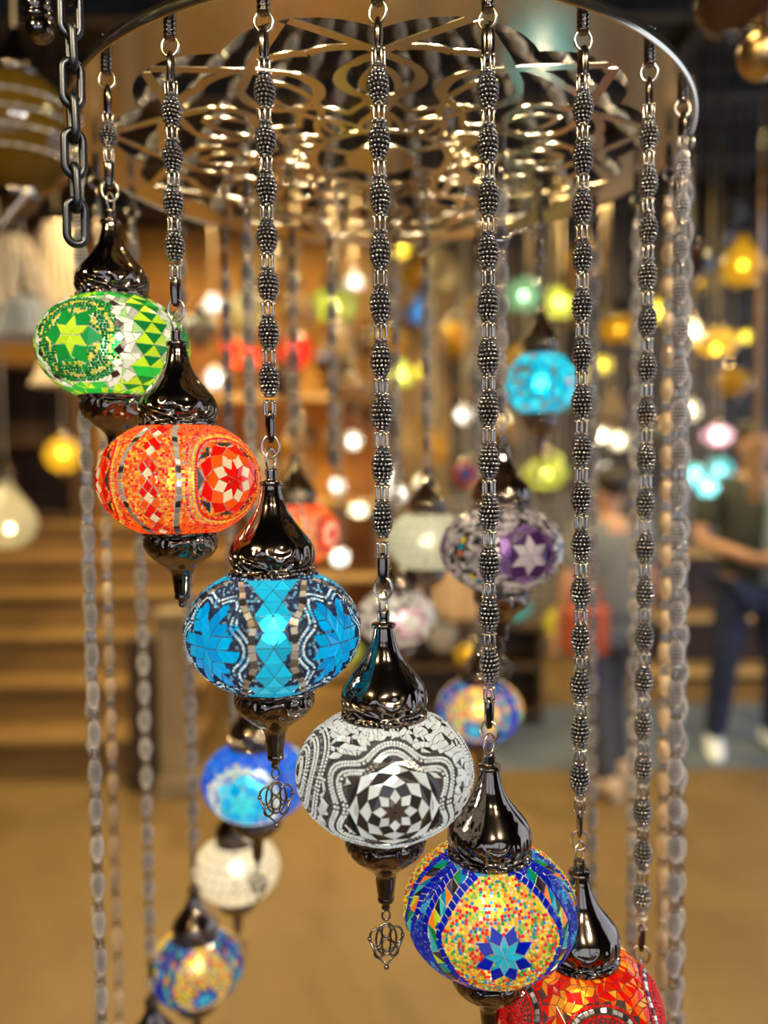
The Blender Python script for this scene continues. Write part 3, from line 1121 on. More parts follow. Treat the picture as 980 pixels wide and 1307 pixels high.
def bez(p, n=14):
    out = []
    for i in range(n + 1):
        t = i / n
        q = list(p)
        while len(q) > 1:
            q = [((1 - t) * a[0] + t * b[0], (1 - t) * a[1] + t * b[1]) for a, b in zip(q, q[1:])]
        out.append(q[0])
    return out


# border plate: inner edge scalloped with straight chords
mb = MB()
N = 192
o = 0
def r_in(a):
    k = (a / (2 * PI / 12)) % 1.0
    u = abs(k - 0.5) * 2
    return 0.372 - 0.030 * u ** 2
for z in (0.0, 0.0025):
    for i in range(N):
        a = 2 * PI * i / N
        mb.v.append((*pol(r_in(a), a), z)); mb.v.append((*pol(RR, a), z))
for i in range(N):
    j = (i + 1) % N
    b = 2 * N
    mb.face([2 * i, 2 * j, 2 * j + 1, 2 * i + 1][::-1]); mb.face([b + 2 * i, b + 2 * i + 1, b + 2 * j + 1, b + 2 * j][::-1])
    mb.face([2 * i, b + 2 * i, b + 2 * j, 2 * j]); 
link('border_plate', mb.mesh('border_plate', M['sheet']), ring)
mb = MB()
mb.lathe([(RR - 0.0005, -0.001), (RR + 0.002, -0.001), (RR + 0.0025, 0.012), (RR, 0.0125), (RR - 0.0005, -0.001)], 160, 0, True)
link('rim_band', mb.mesh('rim_band', M['sheet']), ring)
mb = MB()
S = 12
WD = 0.0118
lay = 0
for k in range(S):
    c = 2 * PI * k / S
    hs = PI / S
    for sg in (-1, 1):
        def q(r, f): return pol(r, c + sg * f * hs)
        zs = 0.0003 * (1 + (0 if sg > 0 else 1))
        # crossing straps under the border
        ribbon(mb, bez([q(0.368, 0.95), q(0.325, 0.45), q(0.305, 0.1), q(0.272, -0.45)]), WD * 1.05, zs)
        # crescent
        ribbon(mb, bez([q(0.272, -0.45), q(0.25, -0.95), q(0.205, -0.80), q(0.195, -0.25)], 16), lambda t: WD * (0.7 + 0.7 * math.sin(PI * t)), zs + 0.0006)
        # lobed strap to the next sector
        ribbon(mb, bez([q(0.304, 0.22), q(0.312, 0.7), q(0.305, 0.9), q(0.302, 1.0)]), WD, zs + 0.0012)
        # palmette
        ribbon(mb, bez([q(0.262, 0.0), q(0.248, 0.35), q(0.205, 0.62), q(0.155, 0.1)]), WD * 0.85, zs + 0.0018)
        ribbon(mb, bez([q(0.195, -0.25), q(0.18, 0.3), q(0.165, 0.75), q(0.150, 1.0)]), WD * 0.8, zs + 0.0024)
        ribbon(mb, bez([q(0.155, 0.1), q(0.135, 0.6), q(0.12, 1.0), q(0.098, 1.0)]), WD * 0.75, zs + 0.0006)
        ribbon(mb, bez([q(0.098, 0.0), q(0.115, 0.5), q(0.128, 0.4), q(0.150, 0.0)]), WD * 0.7, zs + 0.0012)
ribbon(mb, [pol(0.098, 2 * PI * i / 96) for i in range(96)], 0.012, 0.0003, closed=True)
link('arabesque_fretwork', mb.mesh('arabesque_fretwork', M['sheet']), ring)
mb = MB()
mb.lathe([(0.0, -0.001), (0.05, -0.001), (0.052, 0.0), (0.052, 0.003), (0.0, 0.003)], 48, 0, False)
for k in range(6):
    a = 2 * PI * k / 6
    ribbon(mb, [pol(0.05, a), pol(0.098, a)], 0.012, 0.0002)
link('hub_plate', mb.mesh('hub_plate', M['sheet']), ring)

# chains rising from the rim to the suspension point
APEX = Vector((0, RD, RING_Z + 0.42))
for k in range(24):
    dg = -1 + 15 * k + 4
    bx, by = on_ring(dg, 0.408)
    base = Vector((bx, by, RING_Z + 0.006))
    d = APEX - base
    t = empty('suspension_chain', base)
    t.rotation_euler = d.to_track_quat('Z', 'Y').to_euler()
    tag(t, 'blurred beaded chain sloping up from the rim above the cut-out ring', 'chain', 'suspension chains above the ring')
    n = int((d.length - 0.03) / 0.047)
    for i in range(min(n, 11)):
        z = 0.03 + 0.047 * i
        link('link', ME['link'], t, (0, 0, z - 0.0235), (0, 0, i), (0.9, 0.9, 1.0))
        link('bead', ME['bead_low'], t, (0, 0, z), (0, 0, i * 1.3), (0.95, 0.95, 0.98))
    link('hook', ME['hook'], t, (0, 0, 0.012), (0, 0, 0), (0.8, 0.8, 0.5))

# ------------------------------------------------------------------ steel link chain and ribbed rod, upper left
def steel_link():
    mb = MB()
    pts = []
    rx, hz = 0.0088, 0.0125
    for i in range(12): pts.append((rx * math.cos(PI * i / 11), 0, hz + rx * math.sin(PI * i / 11)))
    for i in range(12): pts.append((rx * math.cos(PI + PI * i / 11), 0, -hz + rx * math.sin(PI + PI * i / 11)))
    mb.tube(pts, 0.0040, 10, closed=True)
    return mb.mesh('steel_link', M['iron'])


ME['steel_link'] = steel_link()
q = P(97, 284, 0.80)
t = empty('steel_link_chain', (q.x, q.y, q.z), math.atan2(-q.x, q.y))
tag(t, 'dark steel chain of thick oval links at the upper left, ending above the green lamp', 'chain')
for i in range(10):
    link('link', ME['steel_link'], t, (0, 0, i * 0.0335), (0.03 * (-1) ** i, 0, (0.25 if i % 2 == 0 else 0.25 + PI / 2)))
q = P(52, 44, 0.86)
t = empty('ribbed_rod', (q.x, q.y, q.z))
t.rotation_euler = (0, -0.12, 0)
tag(t, 'dark ribbed metal rod end with a rounded tip at the top left corner', 'rod')
mb = MB()
pr = []
for i in range(16):
    z = 0.012 + i * 0.010
    pr += [(0.0125, z), (0.0155, z + 0.0025), (0.0155, z + 0.006), (0.0125, z + 0.0085)]
mb.lathe(pr, 24)
link('shaft', mb.mesh('ribbed_shaft', M['bronze_plain']), t)
mb = MB()
mb.lathe(smooth_prof([(0.0, -0.008), (0.008, -0.0065), (0.0135, -0.001), (0.0145, 0.005), (0.013, 0.011), (0.012, 0.013)]), 24)
link('tip', mb.mesh('rod_tip', M['bronze_plain']), t)

exec_background = True
# ------------------------------------------------------------------ the room
XL, XR, YB, YF, ZC = -3.6, 4.0, 6.6, -3.0, 3.55
M['floor'] = None
t = NT('brown floor')
tc = t.n('ShaderNodeTexCoord')
mp = t.n('ShaderNodeMapping', Vector=tc.outputs['Object'], Scale=(1, 1.6, 1))
br = t.n('ShaderNodeTexBrick', Vector=mp.outputs[0], Scale=1.1, Color1=(0.165, 0.098, 0.034, 1), Color2=(0.19, 0.115, 0.041, 1), Mortar=(0.115, 0.07, 0.028, 1))
br.inputs['Mortar Size'].default_value = 0.006
ns = t.n('ShaderNodeTexNoise', Vector=tc.outputs['Object'], Scale=2.2, Detail=5.0)
mx = t.n('ShaderNodeMix', _data_type='RGBA', Factor=ns.outputs['Fac'], i6=br.outputs['Color'], i7=(0.225, 0.137, 0.050, 1))
p = t.n('ShaderNodeBsdfPrincipled', Base__Color=mx.outputs[2], Roughness=0.45)
M['floor'] = t.done(p.outputs[0])
M['ceil'] = plain('dark ceiling', (0.006, 0.005, 0.0045), 0.8, (0.012, 0.010, 0.008), 3.0)
M['beam'] = plain('ceiling beam', (0.025, 0.021, 0.018), 0.6, (0.045, 0.04, 0.034), 12.0)
M['ochre'] = plain('ochre plaster', (0.26, 0.09, 0.015), 0.7, (0.62, 0.31, 0.05), 1.6)
M['umber'] = plain('umber plaster', (0.10, 0.06, 0.025), 0.7, (0.42, 0.27, 0.11), 3.2, stretch=(2.2, 1, 0.6))
M['wood'] = plain('brown stair wood', (0.20, 0.108, 0.031), 0.5, (0.27, 0.15, 0.045), 6.0, stretch=(0.3, 3, 3))
M['tread'] = plain('stair tread wood', (0.21, 0.116, 0.036), 0.5, (0.28, 0.162, 0.052), 6.0, stretch=(0.3, 3, 3))
M['wood_lt'] = plain('light wood', (0.55, 0.34, 0.13), 0.5, (0.66, 0.44, 0.18), 6.0, stretch=(0.4, 3, 3))
M['post'] = plain('weathered tan wood', (0.24, 0.165, 0.085), 0.6, (0.34, 0.25, 0.14), 6.0, stretch=(3, 3, 0.4))
M['wood_dk'] = plain('dark wood', (0.05, 0.028, 0.014), 0.5, (0.09, 0.05, 0.025), 7.0, stretch=(3, 3, 0.4))
M['greystone'] = plain('grey paving', (0.10, 0.125, 0.16), 0.55, (0.15, 0.18, 0.22), 4.0)
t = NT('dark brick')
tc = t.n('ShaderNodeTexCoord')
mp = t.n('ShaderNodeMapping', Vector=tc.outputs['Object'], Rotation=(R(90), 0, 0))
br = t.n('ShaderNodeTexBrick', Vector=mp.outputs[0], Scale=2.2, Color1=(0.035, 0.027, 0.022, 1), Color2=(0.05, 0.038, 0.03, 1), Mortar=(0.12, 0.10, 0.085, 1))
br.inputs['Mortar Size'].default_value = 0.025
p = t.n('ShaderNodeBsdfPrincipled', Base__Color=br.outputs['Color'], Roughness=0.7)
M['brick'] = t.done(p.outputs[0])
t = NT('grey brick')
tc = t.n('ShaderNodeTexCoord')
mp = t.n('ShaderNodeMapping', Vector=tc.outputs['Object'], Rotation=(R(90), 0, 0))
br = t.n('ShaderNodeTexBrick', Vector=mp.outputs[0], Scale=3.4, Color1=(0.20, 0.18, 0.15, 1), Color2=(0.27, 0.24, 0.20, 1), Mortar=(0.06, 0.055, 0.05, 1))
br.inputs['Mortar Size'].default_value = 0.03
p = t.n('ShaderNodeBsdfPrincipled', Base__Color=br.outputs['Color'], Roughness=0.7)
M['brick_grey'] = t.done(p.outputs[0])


def slab(name, lo, hi, mat, bevel=0.0, st=True, parent=None):
    mb = MB()
    mb.box(lo, hi, 0, bevel)
    o = link(name, mb.mesh(name, mat), parent)
    if st: structure(o)
    return o


slab('floor', (XL, YF, -0.1), (XR, YB, 0), M['floor'])
slab('ceiling', (XL, YF, ZC), (XR, YB, ZC + 0.1), M['ceil'])
slab('wall_back', (XL, YB, 0), (-0.10, YB + 0.12, ZC), M['ochre'])
slab('wall_back_middle', (-0.10, YB - 0.05, 0), (0.55, YB + 0.12, ZC), M['umber'])
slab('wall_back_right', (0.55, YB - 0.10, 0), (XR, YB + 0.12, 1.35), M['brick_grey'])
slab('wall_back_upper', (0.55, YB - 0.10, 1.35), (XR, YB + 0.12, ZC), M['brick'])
slab('wall_left', (XL - 0.12, YF, 0), (XL, YB, ZC), M['wood_dk'])
# right wall is open to the lane between its two ends
slab('wall_right', (XR, YF, 0), (XR + 0.12, 0.6, ZC), M['brick'])
slab('wall_right_upper', (XR, 0.6, 2.9), (XR + 0.12, YB, ZC), M['brick'])
# shop front behind the photographer: three wide openings
for i, (a, b) in enumerate(((XL, -2.3), (-0.75, -0.45), (1.15, 1.4), (3.0, XR))):
    slab('trim_%d' % (i + 1), (a, YF - 0.12, 0), (b, YF, ZC), M['wood_dk'])
slab('wall_front_upper', (XL, YF - 0.12, 2.75), (XR, YF, ZC), M['wood_dk'])
slab('wall_front_lower', (XL, YF - 0.12, 0), (XR, YF, 0.55), M['wood_dk'])
for i, yb in enumerate((2.6, 3.3, 4.0, 4.8, 5.7)):
    slab('trim_%d' % (i + 10), (XL, yb, ZC - 0.16), (XR, yb + 0.07, ZC - 0.06), M['beam'])
for i, xb in enumerate((-2.4, -1.2, 0.2, 1.4, 2.6)):
    slab('trim_%d' % (i + 20), (xb, 0.5, ZC - 0.06), (xb + 0.06, YB, ZC), M['beam'])
slab('floor_2', (0.55, 4.0, 0.0), (XR, 5.1, 0.006), M['greystone'])

# stairs at the left
for i in range(6):
    y0 = 3.95 + 0.30 * i
    o = slab('trim_%d' % (30 + i), (XL, y0 + 0.02, 0), (-0.98 - 0.02 * i, YB if i == 5 else y0 + 0.34, 0.2 * (i + 1) - 0.035), M['wood'])
    mb = MB()
    mb.box((XL, y0 - 0.015, 0.2 * (i + 1) - 0.035), (-0.96 - 0.02 * i, y0 + 0.34, 0.2 * (i + 1)), 0, 0.006)
    o2 = structure(link('trim_%d' % (40 + i), mb.mesh('stair_tread', M['tread'])))

# ------------------------------------------------------------------ furniture at the back
def cabinet(name, label, lo, hi, mat, shelves, mat2):
    (x0, y0, z0), (x1, y1, z1) = lo, hi
    t = empty(name, ((x0 + x1) / 2, (y0 + y1) / 2, z0))
    tag(t, label, 'shelf unit')
    ox, oy = t.location.x, t.location.y
    def part(nm, a, b, m):
        mb = MB()
        mb.box((a[0] - ox, a[1] - oy, a[2] - z0), (b[0] - ox, b[1] - oy, b[2] - z0), 0, 0.004)
        link(nm, mb.mesh(nm, m), t)
    part('side_panel', (x0, y0, z0), (x0 + 0.03, y1, z1), mat)
    part('side_panel', (x1 - 0.03, y0, z0), (x1, y1, z1), mat)
    part('back_panel', (x0, y1 - 0.015, z0), (x1, y1, z1), mat2)
    for s in shelves:
        part('shelf', (x0 + 0.03, y0, s), (x1 - 0.03, y1 - 0.015, s + 0.035), mat)
    return t


cabinet('display_shelf_unit', 'ochre wooden display shelf unit against the back wall behind the teal lamp', (-1.75, 5.7, 0), (0.0, 6.15, 2.1), M['wood_lt'], (0.05, 0.75, 1.3, 2.065), M['ochre'])
cabinet('low_shelf_unit', 'low wooden shelf with bright ornaments behind the man', (1.75, 5.6, 0), (3.4, 5.95, 0.95), M['wood_lt'], (0.05, 0.45, 0.915), M['wood_dk'])
cabinet('dark_cupboard', 'dark open cupboard on the top step at the left edge', (-3.3, 5.75, 1.2), (-2.25, 6.2, 2.35), M['wood_dk'], (1.22, 1.75, 2.31), M['wood_dk'])
t = empty('wooden_post', (-1.0, 3.75, 0))
tag(t, 'pale wooden post beside the foot of the stairs', 'post')
mb = MB(); mb.box((-0.075, -0.06, 0.1), (0.075, 0.06, 0.85), 0, 0.008); link('shaft', mb.mesh('post_shaft', M['post']), t)
mb = MB(); mb.box((-0.095, -0.08, 0.0), (0.095, 0.08, 0.1), 0, 0.008); link('plinth', mb.mesh('post_plinth', M['post']), t)
mb = MB(); mb.box((-0.095, -0.08, 0.85), (0.095, 0.08, 0.9), 0, 0.01); link('cap', mb.mesh('post_cap', M['post']), t)
t = empty('dark_speaker_box', (-1.18, 3.86, 0))
tag(t, 'narrow dark upright box standing behind the pale wooden post', 'box')
mb = MB(); mb.box((-0.07, -0.08, 0.03), (0.07, 0.08, 0.75), 0, 0.01); link('body', mb.mesh('box_body', M['wood_dk']), t)
mb = MB(); mb.box((-0.08, -0.09, 0.0), (0.08, 0.09, 0.03), 0, 0.004); link('foot', mb.mesh('box_foot', M['wood_dk']), t)

# ------------------------------------------------------------------ lamps of the shop
def shop_glass(name, c1, c2, clear=0.36, scale=55.0):
    t = NT(name)
    tc = t.n('ShaderNodeTexCoord')
    vo = t.n('ShaderNodeTexVoronoi', Vector=tc.outputs['Object'], Scale=scale)
    sp = t.n('ShaderNodeSeparateColor', Color=vo.outputs['Color'])
    rp = t.n('ShaderNodeValToRGB', Fac=sp.outputs[0])
    rp.color_ramp.interpolation = 'CONSTANT'
    rp.color_ramp.elements[0].color = c4(c1)
    rp.color_ramp.elements[1].position = 0.55
    rp.color_ramp.elements[1].color = c4(c2)
    c = rp.outputs[0]
    tr = t.n('ShaderNodeBsdfTranslucent', Color=c)
    df = t.n('ShaderNodeBsdfDiffuse', Color=c)
    tp = t.n('ShaderNodeBsdfTransparent', Color=c)
    gl = t.n('ShaderNodeBsdfGlossy', Color=(1, 1, 1, 1), Roughness=0.1)
    m1 = t.n('ShaderNodeMixShader', Fac=0.3, i1=tr.outputs[0], i2=df.outputs[0])
    m2 = t.n('ShaderNodeMixShader', Fac=clear, i1=m1.outputs[0], i2=tp.outputs[0])
    fr = t.n('ShaderNodeFresnel', IOR=1.45)
    m3 = t.n('ShaderNodeMixShader', Fac=fr.outputs[0], i1=m2.outputs[0], i2=gl.outputs[0])
    return t.done(m3.outputs[0])


SG = {'amber': ((0.80, 0.46, 0.02), (0.92, 0.66, 0.06)), 'yellow': ((0.85, 0.72, 0.03), (0.95, 0.85, 0.15)), 'lime': ((0.6, 0.75, 0.05), (0.85, 0.9, 0.3)),
      'white': ((0.9, 0.88, 0.82), (0.8, 0.8, 0.75)), 'cream': ((0.9, 0.82, 0.5), (0.95, 0.9, 0.7)), 'red': ((0.85, 0.02, 0.01), (0.9, 0.08, 0.02)),
      'blue': ((0.03, 0.15, 0.65), (0.1, 0.4, 0.8)), 'teal': ((0.05, 0.5, 0.6), (0.3, 0.75, 0.75)), 'green': ((0.15, 0.5, 0.25), (0.5, 0.75, 0.5)),
      'pink': ((0.85, 0.35, 0.55), (0.9, 0.75, 0.8)), 'brown': ((0.10, 0.05, 0.03), (0.2, 0.1, 0.05)), 'gold': ((0.30, 0.17, 0.015), (0.42, 0.26, 0.03)), 'tan': ((0.62, 0.42, 0.2), (0.75, 0.56, 0.32)), 'grey': ((0.25, 0.24, 0.23), (0.4, 0.38, 0.36))}
SGM = {k: shop_glass('shop glass ' + k, *v) for k, v in SG.items()}


def bulb_mat(name, col, s):
    t = NT(name)
    e = t.n('ShaderNodeEmission', Color=c4(col), Strength=s)
    return t.done(e.outputs[0])


M['bulb'] = bulb_mat('glowing bulb', (1.0, 0.86, 0.62), 42.0)
M['bulb_white'] = bulb_mat('white glowing bulb', (1.0, 0.95, 0.85), 38.0)
M['cord'] = metal('brassy cord', (0.45, 0.36, 0.22), 0.4)
SHAPES = {'globe': [(0.40, 0.62), (0.62, 0.52), (0.82, 0.36), (0.96, 0.14), (1.0, 0.0), (0.96, -0.14), (0.82, -0.36), (0.62, -0.52), (0.40, -0.62)],
          'ball': [(0.34, 0.94), (0.62, 0.78), (0.86, 0.5), (0.98, 0.2), (1.0, 0.0), (0.98, -0.2), (0.86, -0.5), (0.62, -0.78), (0.34, -0.94)],
          'drop': [(0.18, 1.35), (0.30, 1.05), (0.55, 0.7), (0.85, 0.3), (1.0, -0.1), (0.92, -0.5), (0.68, -0.8), (0.34, -0.97)],
          'bowl': [(1.0, 0.35), (0.98, 0.15), (0.9, -0.1), (0.74, -0.35), (0.5, -0.53), (0.22, -0.62)],
          'tulip': [(0.30, 0.9), (0.42, 0.7), (0.55, 0.3), (0.75, -0.1), (0.98, -0.55), (1.0, -0.65)]}
GM = {}
def shop_mesh(shape, key):
    if (shape, key) not in GM:
        mb = MB(); mb.lathe(smooth_prof(SHAPES[shape], 2)[::-1], 28)
        GM[shape, key] = mb.mesh('shop_globe', SGM[key])
    return GM[shape, key]
mb = MB(); mb.lathe(smooth_prof([(0.45, -0.03), (0.50, 0.1), (0.40, 0.32), (0.2, 0.6), (0.09, 0.95), (0.0, 1.0)], 2), 24); ME['scap'] = mb.mesh('shop_cap', M['bronze_plain'])
mb = MB(); mb.lathe(smooth_prof([(0.0, -0.75), (0.06, -0.6), (0.1, -0.5), (0.3, -0.3), (0.45, -0.12), (0.44, 0.03)], 2), 24); ME['sbot'] = mb.mesh('shop_bottom_cap', M['bronze_plain'])
mb = MB(); mb.sphere((0, 0, 0), 1.0, 0, 10, 7); ME['sbulb'] = mb.mesh('bulb', M['bulb'])
mb = MB(); mb.sphere((0, 0, 0), 1.0, 0, 10, 7); ME['wbulb'] = mb.mesh('bulb', M['bulb_white'])
mb = MB(); mb.tube([(0, 0, 0), (0, 0, 1)], 1.0, 8); ME['cord'] = mb.mesh('cord', M['cord'])


SPOTS = []
KEEP_OUT = [(-1.95, 0.2, 5.5, 6.6, 2.4), (-0.35, 1.1, 4.5, 5.3, 1.3), (1.6, 3.5, 5.4, 6.6, 1.1), (-3.5, -2.1, 5.5, 6.6, 2.5)]


def shop_lamp(px, py, depth, wpx, key, label, shape='globe', bulb=0.0, caps=True, cord=True, z_floor=None, ox=0.0, oz=0.0, white=False):
    for depth in sorted([depth] + [3.3 + 0.06 * k for k in range(51)], key=lambda v: abs(v - depth)) if depth > 3 else [depth]:
        q = P(px, py, depth)
        r = wpx * depth / F_PX / 2
        if all(math.hypot(q.x - a, q.y - b) > (r + c) * 1.1 + 0.02 for a, b, c in SPOTS) and not any(x0 < q.x < x1 and y0 < q.y < y1 and q.z < z1 for x0, x1, y0, y1, z1 in KEEP_OUT): break
    else:
        if label.startswith('unlit dull'): return None
    SPOTS.append((q.x, q.y, r))
    t = empty('hanging_glass_lamp', q, random.uniform(0, 6))
    tag(t, label, 'lamp', 'lamps for sale around the shop')
    pr = SHAPES[shape]
    zt, zb = pr[0][1] * r, pr[-1][1] * r
    link('globe', shop_mesh(shape, key), t, scale=(r, r, r))
    k = 1.0 if shape != 'bowl' else 0.5
    if caps:
        link('top_cap', ME['scap'], t, (0, 0, (zt if shape != 'bowl' else zb)), scale=(r * max(0.6, pr[0][0] / 0.45) * (1 if shape != 'bowl' else 0.3),) * 2 + (r * 0.8,))
        if shape in ('globe', 'ball', 'bowl'):
            link('bottom_cap', ME['sbot'], t, (0, 0, zb), scale=(r * pr[-1][0] / 0.44,) * 2 + (r * 0.8,))
    if bulb > 0:
        link('bulb', ME['wbulb'] if white else ME['sbulb'], t, (ox * r, 0, oz * r), scale=(bulb * 0.62,) * 3)
    if cord:
        z0 = (zt if shape != 'bowl' else zb) + (r * 0.7 if caps else 0)
        link('cord', ME['cord'], t, (0, 0, z0), scale=(0.006, 0.006, ZC - q.z - z0))
    return t


